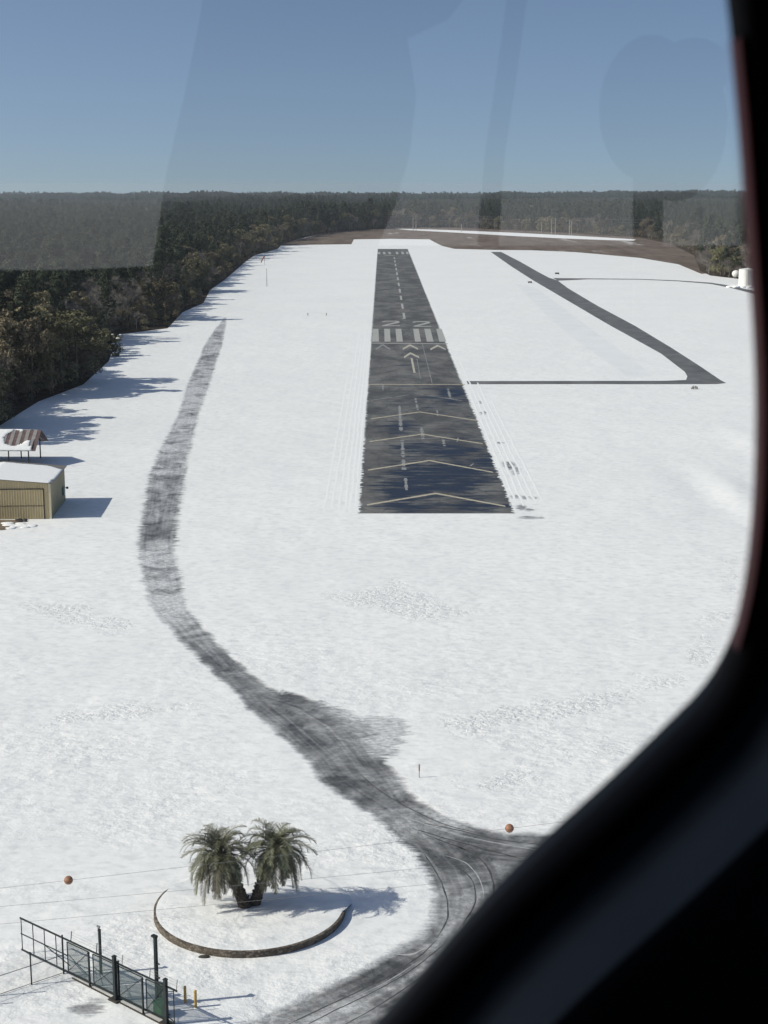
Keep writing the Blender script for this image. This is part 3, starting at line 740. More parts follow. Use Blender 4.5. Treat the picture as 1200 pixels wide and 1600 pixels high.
PL = {0: 'dark pines', 1: 'leafy oaks', 2: 'bare trees'}
def tree_words(k, x, y, sd):
    px = proj((x, y, 0))[0]
    if px > 1040: w_ = 'at the wood edge near the white tank'
    elif px > 600: w_ = 'in the wood beyond the brown field'
    elif y > 1150: w_ = 'bordering the brown field left of the runway end'
    elif y > 700: w_ = 'beside the windsock, far along the left forest'
    elif y > 500: w_ = 'beside the far end of the service road'
    elif y > 380: w_ = 'near the snow dusted shrub'
    else: w_ = 'behind the open shelter'
    row = 'in the front row ' if sd < 8 else 'in the second row ' if sd < 16 else 'deeper in the wood, '
    return KIND[k] + ' ' + row + w_, PL[k] + ' ' + row + w_
def add_tree(i, label=None, group=None):
    x, y, z, idx, s, rz, sd = i; nm_, tr, cr = protos[idx]; k = 0 if idx < 4 else 1 if idx < 8 else 2
    tw = tree_words(k, x, y, sd)
    e = empty(nm_, (x, y, z), label or tw[0], 'tree', group or tw[1], rz); e.scale = (s, s, s * random.uniform(.9, 1.1))
    a = bpy.data.objects.new('trunk', tr); COL.objects.link(a); a.parent = e
    b = bpy.data.objects.new('crown', cr); COL.objects.link(b); b.parent = e
    return e
for i in single: add_tree(info[i])
rest = [info[i] for i in range(len(info)) if i not in single]
# the rest of the wood is one mass: points carrying instanced trees
me = bpy.data.meshes.new('forest'); me.from_pydata([(r_[0], r_[1], r_[2]) for r_ in rest], [], []); me.update()
for nm_, vals, ty in (('idx', [r_[3] for r_ in rest], 'INT'), ('scl', [r_[4] for r_ in rest], 'FLOAT'), ('rot', [r_[5] for r_ in rest], 'FLOAT')):
    a = me.attributes.new(nm_, ty, 'POINT'); a.data.foreach_set('value', vals)
forest = tag(link('forest', me), 'dense mixed wood of dark pines and grey bare trees reaching the horizon', 'forest', kind='stuff')
pc = bpy.data.collections.new('tree_kinds')
for k, (nm_, tr, cr) in enumerate(protos):
    bm = bmesh.new(); bm.from_mesh(tr); n0 = len(bm.faces); bm.from_mesh(cr); bm.faces.ensure_lookup_table()
    for f_ in bm.faces[n0:]: f_.material_index = 1
    jm = bpy.data.meshes.new('tree_kind'); bm.to_mesh(jm); bm.free(); jm.materials.append(tr.materials[0]); jm.materials.append(cr.materials[0])
    pc.objects.link(bpy.data.objects.new('kind_%02d' % k, jm))
ng = bpy.data.node_groups.new('forest_instances', 'GeometryNodeTree')
ng.interface.new_socket('Geometry', in_out='INPUT', socket_type='NodeSocketGeometry'); ng.interface.new_socket('Geometry', in_out='OUTPUT', socket_type='NodeSocketGeometry')
gi = ng.nodes.new('NodeGroupInput'); go = ng.nodes.new('NodeGroupOutput'); ip = ng.nodes.new('GeometryNodeInstanceOnPoints'); ci = ng.nodes.new('GeometryNodeCollectionInfo')
ci.inputs['Collection'].default_value = pc; ci.inputs['Separate Children'].default_value = True; ci.inputs['Reset Children'].default_value = True
def na_(nm_, ty):
    n = ng.nodes.new('GeometryNodeInputNamedAttribute'); n.data_type = ty; n.inputs['Name'].default_value = nm_; return n.outputs['Attribute']
cx_ = ng.nodes.new('ShaderNodeCombineXYZ'); ng.links.new(na_('rot', 'FLOAT'), cx_.inputs[2])
e2r = ng.nodes.new('FunctionNodeEulerToRotation'); ng.links.new(cx_.outputs[0], e2r.inputs[0])
ng.links.new(gi.outputs[0], ip.inputs['Points']); ng.links.new(ci.outputs[0], ip.inputs['Instance']); ip.inputs['Pick Instance'].default_value = True
ng.links.new(na_('idx', 'INT'), ip.inputs['Instance Index']); ng.links.new(e2r.outputs[0], ip.inputs['Rotation']); ng.links.new(na_('scl', 'FLOAT'), ip.inputs['Scale'])
ng.links.new(ip.outputs[0], go.inputs[0])
forest.modifiers.new('instances', 'NODES').node_group = ng
print('trees', len(single), len(rest))

# snowy shrub at the wood's edge, seen against the dark trees
sb = at(182, 556); e = empty('snowy_shrub', sb, 'snow dusted green shrub standing alone against the forest edge', 'shrub')
cs = [(random.gauss(0, .8), random.gauss(0, .8), random.uniform(.5, 6.0)) for _ in range(34)]
link('foliage', cards(cs, [.8] * 34, 45, .13, M_OAK, 'shrub_foliage', .8), None, e)
mbs = MB()
for c in cs[:15]: mbs.sphere((c[0], c[1] - .4, c[2] + .45), random.uniform(.28, .5), 8, 6, (1.2, 1, .5))
mbs.build('snow_clump', M_CAPSNOW, e, True)
mbs = MB(); mbs.tube([(0,0,0),(.05,0,3),(0,0,5.5)], [.12,.08,.03]); mbs.build('trunk', M_BARK, e)

# ------------------------------------------------------------------ tan hangar
hx = -48.1; hy0 = at(82, 810.5).y; hy1 = hy0 + 13.6; he = 5.2; hw = 17.4; hr = he + 0.72
hx0 = hx - hw; hm = hx - hw / 2
hang = empty('hangar', (hx - hw/2, (hy0+hy1)/2, 0), 'tan ribbed metal hangar with snow on its low gable roof', 'hangar'); T = Vector(hang.location)
def ribbed(name, a, b, z0, ztop, mat, parent, off, nrm, rib=0.30, depth=0.05, origin=T):
    """trapezoid-ribbed sheet from a to b; ztop(x) gives the top"""
    a = Vector(a); b = Vector(b); L = (b - a).length; d = (b - a) / L; n = int(L / rib); v = []; f = []
    pr = [(0, 0), (.55, 0), (.68, depth), (.87, depth), (1, 0)]
    prof = [(i + p, q) for i in range(n) for p, q in pr[:-1]] + [(n, 0)]
    for s, q in prof:
        p = a + d * (s * L / n) + Vector(nrm) * (q + off); zt = ztop(s / n)
        v += [(p.x - origin.x, p.y - origin.y, z0), (p.x - origin.x, p.y - origin.y, zt)]
    for i in range(len(prof) - 1): f.append((2*i, 2*i+2, 2*i+3, 2*i+1))
    me = bpy.data.meshes.new(name); me.from_pydata(v, [], f); me.update(); return link(name, me, mat, parent)
gab = lambda t: he + (hr - he) * (1 - abs(2 * t - 1))
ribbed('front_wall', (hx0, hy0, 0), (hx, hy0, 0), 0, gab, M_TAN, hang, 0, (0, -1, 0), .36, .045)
ribbed('side_wall', (hx, hy0, 0), (hx, hy1, 0), 0, lambda t: he, M_TANDK, hang, 0, (1, 0, 0), .45, .03)
ribbed('side_wall', (hx0, hy1, 0), (hx0, hy0, 0), 0, lambda t: he, M_TANDK, hang, 0, (-1, 0, 0), .45, .03)
ribbed('back_wall', (hx, hy1, 0), (hx0, hy1, 0), 0, gab, M_TANDK, hang, 0, (0, 1, 0), .45, .03)
dx1 = hx - 1.0; dx0 = dx1 - 11.5; dz = 4.35
dr = ribbed('door', (dx0, hy0, 0), (dx1, hy0, 0), 0.03, lambda t: dz, M_TAN, hang, 0.06, (0, -1, 0), .36, .085)
mb = MB(); Y = hy0 - T.y
mb.box(dx0 - T.x - .1, dx1 - T.x + .1, Y - .15, Y - .04, dz, dz + .12); mb.box(dx1 - T.x, dx1 - T.x + .1, Y - .15, Y - .04, 0, dz - .002); mb.box(dx0 - T.x - .1, dx0 - T.x, Y - .15, Y - .04, 0, dz - .002)
mb.box(dx0 - T.x, dx1 - T.x, Y - .165, Y - .05, dz * .44, dz * .44 + .07)
mb.build('door_frame', M_SEAM, dr)
mb = MB(); X = hx - T.x
mb.box(X - .22, X + .05, Y - .09, Y - .052, 0, he); mb.box(X + .033, X + .07, Y - .05, Y + .2, 0, he)
mb.build('corner_trim', M_TRIM, hang)
rf = MB(); a = hw / 2; yb = hy1 - T.y; o_ = .35
for s in (-1, 1):
    v = []
    for z_ in (0, .1):
        v += [(0, Y - o_, hr + z_ + .03), (s * (a + o_), Y - o_, he - .03 + z_), (s * (a + o_), yb + o_, he - .03 + z_), (0, yb + o_, hr + z_ + .03)]
    q = [(3,2,1,0),(4,5,6,7),(0,1,5,4),(1,2,6,5),(2,3,7,6),(3,0,4,7)]
    if s < 0: q = [t[::-1] for t in q]
    rf.add(v, q)
roof = rf.build('roof', M_ROOFDK, hang)
def snow_slab(name, x0, x1, y0, y1, hfun, keep, parent, cell=0.3, th=0.12):
    nx = int((x1 - x0) / cell); ny = int((y1 - y0) / cell); v = []; f = []
    g = lambda i, j: (x0 + (x1 - x0) * i / nx, y0 + (y1 - y0) * j / ny)
    K = [[keep(*g(i + .5, j + .5)) for i in range(nx)] for j in range(ny)]; ids = {}
    def vid(i, j, t):
        if (i, j, t) not in ids:
            x, y = g(i, j); e_ = 0
            inner = all(0 <= jj < ny and 0 <= ii < nx and K[jj][ii] for jj in (j-1, j) for ii in (i-1, i))
            jx = 0 if inner else random.uniform(-.09, .09) * (0 if i in (0, nx) else 1); jy = 0 if inner else random.uniform(-.09, .09) * (0 if j in (0, ny) else 1)
            hh = hfun(x + jx, y + jy); tt = (th * random.uniform(.85, 1.15) if inner else th * .35) if t else 0.004
            ids[(i, j, t)] = len(v); v.append((x + jx, y + jy, hh + tt))
        return ids[(i, j, t)]
    for j in range(ny):
        for i in range(nx):
            if not K[j][i]: continue
            f.append((vid(i, j, 1), vid(i+1, j, 1), vid(i+1, j+1, 1), vid(i, j+1, 1)))
            for (di, dj, p, q) in ((0, -1, (i, j), (i+1, j)), (1, 0, (i+1, j), (i+1, j+1)), (0, 1, (i+1, j+1), (i, j+1)), (-1, 0, (i, j+1), (i, j))):
                ii, jj = i + di, j + dj
                if not (0 <= ii < nx and 0 <= jj < ny and K[jj][ii]): f.append((vid(*p, 0), vid(*q, 0), vid(*q, 1), vid(*p, 1)))
    me = bpy.data.meshes.new(name); me.from_pydata(v, [], f); me.update(); me.shade_smooth(); return link(name, me, M_CAPSNOW, parent)
def rt(x, y): return hr + .13 - (hr - he + .06) * abs(x) / (a + o_)
def kh(x, y):
    n = mnoise.noise(Vector((x * .35, y * .5, 1))) * .5
    u = (yb - y)                                    # distance from the far eave end
    if x > 0:
        if u < .75 + n * .5 + .05 * x: return False
        if x > a - 2.6 and u < 3.0 + n + (x - a) * .9: return False      # bare wedge at the back corner
        if abs(x) > a + .15 + n * .2: return x > a - .2 and n > -.1
    return not (x < 0 and u < .5)
snow_slab('roof_snow', -a - .3, a + .33, Y - .33, yb + .3, rt, kh, roof, .25, .1)
mb = MB(); X = hx - T.x + .05
mb.box(X, X + .25, yb - 3.0, yb - 1.9, 1.3, 2.5); mb.build('electric_box', M_GREYC, hang, bevel=.02)
mb = MB(); mb.bar((X, yb - 1.0, 2.1), (X + .45, yb - 1.0, 2.1), .09); mb.box(X + .3, X + .6, yb - 1.15, yb - .85, 1.95, 2.25); mb.build('wall_lamp', M_SEAM, hang)
ra = R(3.0); cv = Vector((hw / 2, hy0 - T.y, 0)); cr_ = Matrix.Rotation(ra, 3, 'Z') @ cv
hang.rotation_euler.z = ra; hang.location = T + cv - cr_
# bare apron in front of the door and the heaps of snow beside it
tag(polyfill('hangar_apron', G([(-60,812),(24,812.5),(30,815),(20,822),(8,828),(-60,834)]), 0.010, M_DIRT), kind='structure')
mb = MB()
for k in range(16):
    q = at(random.uniform(8, 56), random.uniform(817, 826)); 
    mb.sphere((q.x, q.y, .05), random.uniform(.3, .6), 10, 6, (1.8, 1.2, .25))
hp = mb.build('snow_heap', M_CAPSNOW, None, True); tag(hp, 'low heaps of ploughed snow in front of the tan hangar door', 'snow heap')
mb = MB()
for k in range(9):
    q = at(random.uniform(24, 48), random.uniform(812.5, 816)); mb.sphere((q.x, q.y, .1), random.uniform(.15, .3), 8, 5, (1.3, 1, .6))
tag(mb.build('debris_pile', M_SEAM, None, True), 'small dark pile of debris at the foot of the hangar wall', 'debris')

# ------------------------------------------------------------------ open shelter behind the hangar
sx1 = -60.2; sy0 = 258.6; sy1 = 268.2; sx0 = sx1 - 26; se = 3.25; sr = 5.75; sm = (sy0 + sy1) / 2
shl = empty('open_shelter', (sx1 - 13, sm, 0), 'open sided shelter with ribbed rusty roof half covered in snow behind the hangar', 'shelter'); T2 = Vector(shl.location)
for (x, y) in [(sx1 - k, yy) for k in (.5, 3.9, 8.0, 14, 20, 25.5) for yy in (sy0 + .3, sy1 - .3)]:
    mb = MB(); mb.box(x - T2.x - .09, x - T2.x + .09, y - T2.y - .09, y - T2.y + .09, 0, se + .05); mb.build('post', M_SEAM, shl)
hl = (sy1 - sy0) / 2; ov = .5
def rs(x, y): return sr - (sr - se) * abs(y) / hl
mb1 = MB(); mb2 = MB(); L0 = -13.4; L1 = 13.3; k = 0; xx = L0
while xx < L1:
    nb = mb1 if k % 2 else mb2; wq = .62
    for s in (-1, 1):
        y1_ = s * (hl + ov); hz = rs(0, hl + ov); zz = 0.0 if k % 2 else .05
        v = [(xx, 0, sr + zz), (xx + wq, 0, sr + zz), (xx + wq, y1_, hz + zz), (xx, y1_, hz + zz), (xx, 0, sr - .06), (xx + wq, 0, sr - .06), (xx + wq, y1_, hz - .06), (xx, y1_, hz - .06)]
        nb.add(v, [(0,1,2,3),(7,6,5,4),(0,4,5,1),(3,2,6,7),(0,3,7,4),(1,5,6,2)])
    xx += wq; k += 1
r1_ = mb1.build('roof', M_ROOFRED, shl); mb2.build('roof_ribs', M_ROOFGRY, r1_)
mb = MB(); mb.bar((L0, -hl - .1, se - .05), (L1, -hl - .1, se - .05), .14, .25); mb.bar((L0, hl + .1, se - .05), (L1, hl + .1, se - .05), .14, .25)
for xq in (L1 - .15, 3, -6, L0 + .15): mb.bar((xq, -hl, se + .08), (xq, 0, sr - .2), .1, .2); mb.bar((xq, hl, se + .08), (xq, 0, sr - .2), .1, .2)
mb.build('beams', M_SEAM, shl)
def ks(x, y):
    if y > 0: return True
    n = mnoise.noise(Vector((x * .7, y * .7, 5))) * .25
    u = (x - 9.9) / 1.95; v_ = (-y - 2.2) / 2.0
    ang_ = .35; u2 = u * math.cos(ang_) + v_ * math.sin(ang_); v2 = -u * math.sin(ang_) + v_ * math.cos(ang_)
    if u2 * u2 + v2 * v2 < 1 + n: return False
    if x > 10.8 and -y < 3.5 - (x - 10.8) * .45 + n: return False
    if x > 12.7 and -y < 4.2: return False
    return True
snow_slab('roof_snow', L0 + .1, L1 - .1, -hl - ov, hl + ov, lambda x, y: rs(x, y) + .055, ks, r1_, .27, .14)

# ------------------------------------------------------------------ planter island and palms
ic = at(391, 1424); IR = 6.35
isl = empty('planter_ring', ic, 'round stone edged planter island full of snow beneath the palms', 'planter')
NS = 72
def rim_h(aa):
    t = max(0, min(1, (math.sin(aa + .25) - .02) / .55)); return .42 * (1 - t * t * (3 - 2 * t)) + .015
v = []; f = []
for i in range(NS):
    aa = 2 * math.pi * i / NS; j0 = random.uniform(-.012, .012); j1 = random.uniform(-.012, .012)
    for r_, z_ in ((IR + j0, -.05), (IR + j1, rim_h(aa) + j0 * min(1, rim_h(aa) * 3)), (IR - .3, rim_h(aa) + .015 + j1 * min(1, rim_h(aa) * 3)), (IR - .32, -.05)): v.append((r_ * math.cos(aa), r_ * math.sin(aa), z_))
for i in range(NS):
    b0 = i * 4; b1 = ((i + 1) % NS) * 4
    for q in range(3): f.append((b0 + q, b1 + q, b1 + q + 1, b0 + q + 1))
me = bpy.data.meshes.new('stone_wall'); me.from_pydata(v, [], f); me.update(); me.flip_normals(); link('stone_wall', me, M_STONE, isl)
v = [(0, 0, .42)]; f = []; nr_ = 26
for j in range(1, nr_ + 1):
    for i in range(NS):
        aa = 2 * math.pi * i / NS; rh = rim_h(aa)
        R_ = IR - .16 + (.42 - min(.42, rh)) * 2.0; r_ = R_ * j / nr_; u_ = j / nr_; w_ = u_ * u_ * (3 - 2 * u_)
        z_ = .46 * (1 - w_) + (rh + .035) * w_ + .08 * mnoise.noise(Vector((r_ * math.cos(aa) * .5, r_ * math.sin(aa) * .5, 2))) * (1 - u_ ** 4)
        if j == nr_: z_ = rh + .018 if rh > .1 else -.01
        v.append((r_ * math.cos(aa), r_ * math.sin(aa), z_))
for i in range(NS): f.append((0, 1 + i, 1 + (i + 1) % NS))
for j in range(nr_ - 1):
    for i in range(NS):
        b0 = 1 + j * NS; f.append((b0 + i, b0 + NS + i, b0 + NS + (i + 1) % NS, b0 + (i + 1) % NS))
me = bpy.data.meshes.new('island_snow'); me.from_pydata(v, [], f); me.update(); me.shade_smooth(); link('island_snow', me, M_SNOW, isl)

def frond_set(n, heart, seed, Lmin, Lmax, name, mat, parent, elev):
    random.seed(seed); C = []; U = []; V = []; rb = MB()
    for k in range(n):
        az = k * 2.39996 + random.uniform(-.25, .25); e0 = elev(k / n) + random.uniform(-.12, .12); L = random.uniform(Lmin, Lmax)
        hd = Vector((math.cos(az), math.sin(az), 0)); p = heart.copy() + hd * .12; pts = [p.copy()]; NSg = 14; el = e0; side = hd.cross(Vector((0, 0, 1)))
        droop = random.uniform(.11, .175) * (1.25 if e0 > .7 else 1.0); sw = random.uniform(-.03, .03)
        dirs = []
        for s in range(NSg):
            d = (hd * math.cos(el) + Vector((0, 0, 1)) * math.sin(el)).normalized(); p = p + d * (L / NSg); pts.append(p.copy()); dirs.append(d)
            el = max(-1.45, el - droop * (.5 + 1.1 * s / NSg)); hd = (hd + side * sw).normalized()
        rb.tube(pts, [.030 * (1 - .8 * i / NSg) + .004 for i in range(NSg + 1)], 4, False)
        m = 40
        for i in range(m):
            t = .12 + .88 * i / m; kk = t * NSg; i0 = min(NSg - 1, int(kk)); q = pts[i0].lerp(pts[i0 + 1], kk - i0); d = dirs[i0]
            up = side.cross(d).normalized()
            ll = .52 * math.sin(math.pi * min(1, t * .85 + .12)) ** .6 * random.uniform(.8, 1.1)
            for s in (-1, 1):
                ld = (side * s * .8 + d * .75 + up * .45 + Vector((0, 0, -.35)) + Vector([random.gauss(0, .10) for _ in range(3)])).normalized()
                wv = ld.cross(up); wv = wv.normalized() if wv.length > .01 else d
                C.append(q + ld * ll / 2); U.append(wv * .017); V.append(ld * ll / 2)
    o = link(name, quad_mesh(name, np.array([tuple(c) for c in C]), np.array([tuple(c) for c in U]), np.array([tuple(c) for c in V]), mat), None, parent)
    rb.build('frond_stem', M_PALMDRY, o)
    return o
def palm(basepx, label, heart, seed, flare, thick):
    random.seed(seed); b = at(*basepx, .42); e = empty('palm_tree', b, label, 'palm')
    mb = MB(); n = 26; pts = []; rad = []
    for i in range(n + 1):
        t = i / n; x = heart.x * (t ** 1.25); y = heart.y * t; pts.append(Vector((x, y, -.1 + (heart.z + .1) * t))); rad.append(thick * (1.25 - .45 * t + .25 * (1 - t) ** 6))
    mb.tube(pts, rad, 14)
    for i in range(2, n):                                                    # old leaf bases
        for k in range(7):
            a_ = k * .9 + i * 2.4; d = Vector((math.cos(a_), math.sin(a_), 0)); p = pts[i] + d * rad[i] * .9
            mb.bar(p - Vector((0, 0, .05)), p + d * random.uniform(.05, .13) + Vector((0, 0, random.uniform(.08, .2))), .11, .05)
    mb.build('trunk', M_PALMTR, e, True)
    frond_set(64, heart, seed + 1, 2.1, 3.35, 'fronds', M_PALM, e, lambda u: 1.54 - u * 2.15)
    frond_set(26, heart - Vector((0, 0, .15)), seed + 2, 2.0, 3.5, 'dry_fronds', M_PALMDRY, e, lambda u: -.15 - u * .5)
    return e
palm((383,1417), 'left palm of the pair, leaning left with long drooping fronds', Vector((-1.62, .1, 3.7)), 11, 0, .32)
palm((398,1413), 'right palm of the pair, leaning right with rounder taller crown', Vector((1.45, .2, 3.9)), 23, 0, .27)
random.seed(99)

# ------------------------------------------------------------------ sliding gate
g0 = at(34, 1489); g1 = at(262, 1600.5); gd = (g1 - g0); gd.z = 0; GL = gd.length; gd.normalize(); gn = Vector((gd.y, -gd.x, 0))
def gp(px, py):                       # point of the gate's own vertical plane seen at px,py -> (s, z)
    d = ray(px, py); t = (g0 - EYE).dot(gn) / d.dot(gn); p = EYE + d * t; return (p - g0).dot(gd), p.z
gate = empty('sliding_gate', g0, 'long dark green sliding gate of chain link and open tail frame', 'gate')
def GP(s, z, off=0.0): return gd * s + gn * off + Vector((0, 0, z))
zt = gp(34, 1435.5)[1]; zb = gp(34, 1483.5)[1]; SE = gp(271, 1545)[0]
cols = [gp(x, y)[0] for x, y in [(34,1460),(52,1468),(70,1477),(88,1486),(106,1500),(140,1510),(146,1515),(186,1530),(224,1560),(229,1560),(257,1570)]]
mb = MB(); mb.bar(GP(0, zt), GP(SE + .3, zt), .07, .09); mb.bar(GP(0, zb), GP(SE, zb), .07, .09)
mb.build('rail', M_POST, gate)
mb = MB()
for s_ in cols[:4]: mb.bar(GP(s_, zb), GP(s_, zt), .05)
mb.bar(GP(0, (zt + zb) / 2 + .02), GP(cols[4], (zt + zb) / 2 + .02), .05)
mb.bar(GP(cols[2], (zt+zb)/2), GP(cols[4] + .2, zb + .5), .04)
mb.build('tail_frame', M_POST, gate)
def chain(name, P0, P1, z0, z1, parent, mat, pitch=.06, r=.006, off=Vector((0,0,0))):
    d = P1 - P0; d.z = 0; L = d.length; d.normalize(); nrm = Vector((d.y, -d.x, 0)); mb = MB(); h = z1 - z0; n = int((L + h) / pitch)
    for i in range(n):
        for sg in (1, -1):
            s0 = i * pitch - h if sg > 0 else i * pitch; pts = []
            # line s = s0 + sg*(z) clipped to [0,L]
            za = 0; zb_ = h
            if sg > 0: za = max(0, -s0); zb_ = min(h, L - s0)
            else: za = max(0, s0 - L); zb_ = min(h, s0)
            if zb_ - za < .02: continue
            p = P0 + off + d * (s0 + sg * za) + Vector((0, 0, z0 + za)); q = P0 + off + d * (s0 + sg * zb_) + Vector((0, 0, z0 + zb_))
            o1 = nrm * r * (1 if sg > 0 else -1)
            w_ = (q - p).cross(nrm).normalized() * r
            mb.add([p - w_ + o1, p + w_ + o1, q + w_ + o1, q - w_ + o1], [(0, 1, 2, 3)])
            mb.add([p - o1 * .9 + o1, p + o1 * .9 + o1, q + o1 * .9 + o1, q - o1 * .9 + o1], [(0, 1, 2, 3)])
    return mb.build(name, mat, parent)
pz1 = zt - .14; pz0 = zb + .03
for (a_, b_) in ((4, 5), (6, 7), (7, 8), (9, 10)):
    sa, sb_ = cols[a_], cols[b_]
    mb = MB(); mb.bar(GP(sa, pz0), GP(sa, pz1), .06); mb.bar(GP(sb_, pz0), GP(sb_, pz1), .06); mb.bar(GP(sa + .03, pz1), GP(sb_ - .03, pz1), .05); mb.bar(GP(sa + .03, pz0 + .03), GP(sb_ - .03, pz0 + .03), .05)
    mb.bar(GP(sa + .03, pz0 + .08, .03), GP(sb_ - .03, pz1 - .05, .03), .035); 
    if a_ != 7: mb.bar(GP(sa + .03, (pz1 + pz0) / 2 + .15, -.03), GP(sb_ - .03, pz0 + .3, -.03), .03)
    pf = mb.build('panel', M_POST, gate)
    chain('chain_link', GP(sa, 0), GP(sb_, 0), pz0 + .05, pz1, pf, M_WIREMESH)
# barbed wire arms on the top rail
for x, y in [(110,1470),(150,1490),(190,1508),(233,1527),(275,1547)]:
    s_ = gp(x, y)[0]; mb = MB(); mb.bar(GP(s_, zt, -.03), GP(s_, zt + .62, -.12), .045); mb.build('wire_arm', M_ROOFGRY if x > 150 else M_POST, gate)
s0_, s1_ = gp(110, 1470)[0], gp(275, 1547)[0]
mb = MB()
for hh in (.22, .4, .58): mb.tube([GP(s0_, zt + hh, -.1), GP((s0_+s1_)/2, zt + hh - .04, -.1), GP(s1_, zt + hh, -.1)], .006, 4)
mb.build('barbed_wire', M_STEEL, gate)
mb = MB(); mb.bar(GP(SE, -.02), GP(SE, zt), .055); mb.bar(GP(cols[10] + .02, zt - .45), GP(SE, zt - .1), .04); mb.bar(GP(cols[10] + .02, zb + .35), GP(SE, zb + .1), .04); mb.build('end_frame', M_POST, gate)
# ground track
a_ = at(113, 1529) ; b_ = at(262, 1606)
mb = MB(); mb.bar(a_ + Vector((0, 0, .03)), b_ + Vector((0, 0, .03)), .07, .08); tag(mb.build('gate_track', M_SEAM), 'thin dark ground rail in the snow under the sliding gate', 'rail')
mb = MB(); u_ = gn * .22
p0 = a_ - gn * .26; p1 = b_ - gn * .26
mb.bar(p0 + Vector((0, 0, .035)), p1 + Vector((0, 0, .035)), .30, .07); tag(mb.build('gate_kerb', M_KERB), 'pale concrete strip running beneath the sliding gate', 'kerb')
# gate posts
def post(px, py, topy, w_, label, name='gate_post', cat='post', mat=M_POST, group=None, foot=False, zmat=None):
    b = at(px, py); h = hgt(b, topy); e = empty(name, b, label, cat, group, math.atan2(gd.y, gd.x)); mb = MB(); mb.box(-w_/2, w_/2, -w_/2, w_/2, -.05, h - .03); mb.build('shaft', mat, e)
    mb = MB(); mb.box(-w_/2 - .02, w_/2 + .02, -w_/2 - .02, w_/2 + .02, h - .03, h + .02); mb.build('cap', mat, e)
    if foot: mb = MB(); mb.box(-.45, .3, -.25, .25, 0, .1); mb.build('foot', M_SEAM, e, bevel=.03)
    return e, h
post(181, 1564, 1494, .19, 'thick dark steel gate post at the middle of the sliding gate', foot=True)
post(260.5, 1601, 1530, .19, 'thick dark steel gate post beside the green cabinet', foot=True)
post(140.5, 1542, 1489, .09, 'thin gate support post between the tail frame and the thick middle post')
post(224, 1585, 1530, .09, 'thin gate support post between the thick middle post and the green cabinet')
post(186.5, 1560, 1502, .09, 'slim roller post close against the thick middle gate post')
e, h = post(246, 1570, 1465, .17, 'tall dark lamp post behind the gate next to the green cabinet', 'gate_light_pole', 'pole')
mb = MB(); mb.box(-.25, .1, -.12, .12, h + .02, h + .12); mb.build('lamp_head', M_POST, e)
mb = MB(); mb.bar((.05, 0, h - 1.6), (.3, 0, h - 1.6), .06); mb.bar((.05, 0, h - 2.5), (.28, 0, h - 2.5), .09); mb.build('bracket', M_POST, e)
e, h = post(158, 1521, 1453, .13, 'shorter dark pole with a camera behind the middle of the gate', 'camera_pole', 'pole')
mb = MB(); mb.sphere((-.06, 0, h + .12), .09, 10, 7); mb.box(-.2, .06, -.05, .05, h + .16, h + .24); mb.build('camera_head', M_STEEL, e)
# operator cabinets
b = at(251.5, 1586); e = empty('gate_operator', b, 'bright green gate motor cabinet low on the snow behind the gate post', 'cabinet', rz=math.atan2(gd.y, gd.x) + .0)
mb = MB(); mb.box(-.36, .36, -.28, .28, .05, .78); mb.build('housing', M_GREEN, e, bevel=.04)
mb = MB(); mb.box(-.40, .40, -.32, .32, .785, .85); mb.build('lid', M_GREEN, e, bevel=.02)
mb = MB(); mb.box(-.45, .45, -.36, .36, 0, .05); mb.build('plinth', M_CONC, e)
b = at(253, 1569); e = empty('control_cabinet', b, 'grey green control cabinet standing behind the bright green one', 'cabinet', rz=math.atan2(gd.y, gd.x))
mb = MB(); mb.box(-.28, .28, -.15, .15, .35, 1.35); mb.build('housing', M_GREYC, e, bevel=.02)
mb = MB(); mb.box(-.06, .06, -.05, .05, 0, .35); mb.build('leg', M_POST, e); mb = MB(); mb.box(.02, .24, -.165, -.152, .5, 1.2); mb.build('door', M_POST, e)
# bollards
for k, (px, py, ty, lb) in enumerate([(289.6,1566,1541,'yellow bollard nearer the green gate cabinet'), (305.8,1574,1547,'yellow bollard nearer the driveway, farther from the gate')]):
    b = at(px, py); h = hgt(b, ty); e = empty('bollard', b, lb, 'bollard', 'yellow bollards by the gate')
    mb = MB(); mb.tube([(0,0,0),(0,0,h*.97)], .085, 14); mb.build('pipe', M_YELB, e, False); mb = MB(); mb.sphere((0,0,h*.97), .085, 14, 6, (1,1,.5)); mb.build('cap', M_YELB, e, True)
# perimeter fence running off to the lower left
f0 = at(99.8, 1521.5); f1 = at(49.5, 1538.5); fd = (f1 - f0); step = fd.copy(); fh = hgt(f0, 1461); fh2 = hgt(f1, 1487.5)
fe = empty('chain_link_fence', f0, 'chain link perimeter fence running from the gate to the left', 'fence')
rail_h = 1.75
for k in range(5):
    p = step * k; mb = MB(); mb.tube([(p.x, p.y, 0), (p.x, p.y, fh if k == 0 else fh2)], .055 if k == 0 else .045, 8); mb.build('post', M_POST, fe)
mb = MB(); p4 = step * 4
mb.tube([(0,0,1.25), (p4.x, p4.y, 1.25)], .022, 6); mb.tube([(0,0,.08), (p4.x, p4.y, .08)], .02, 6); mb.build('rail', M_POST, fe)
chain('chain_link', Vector((0,0,0)), p4, .08, 2.1, fe, M_STEEL, .11, .0022)

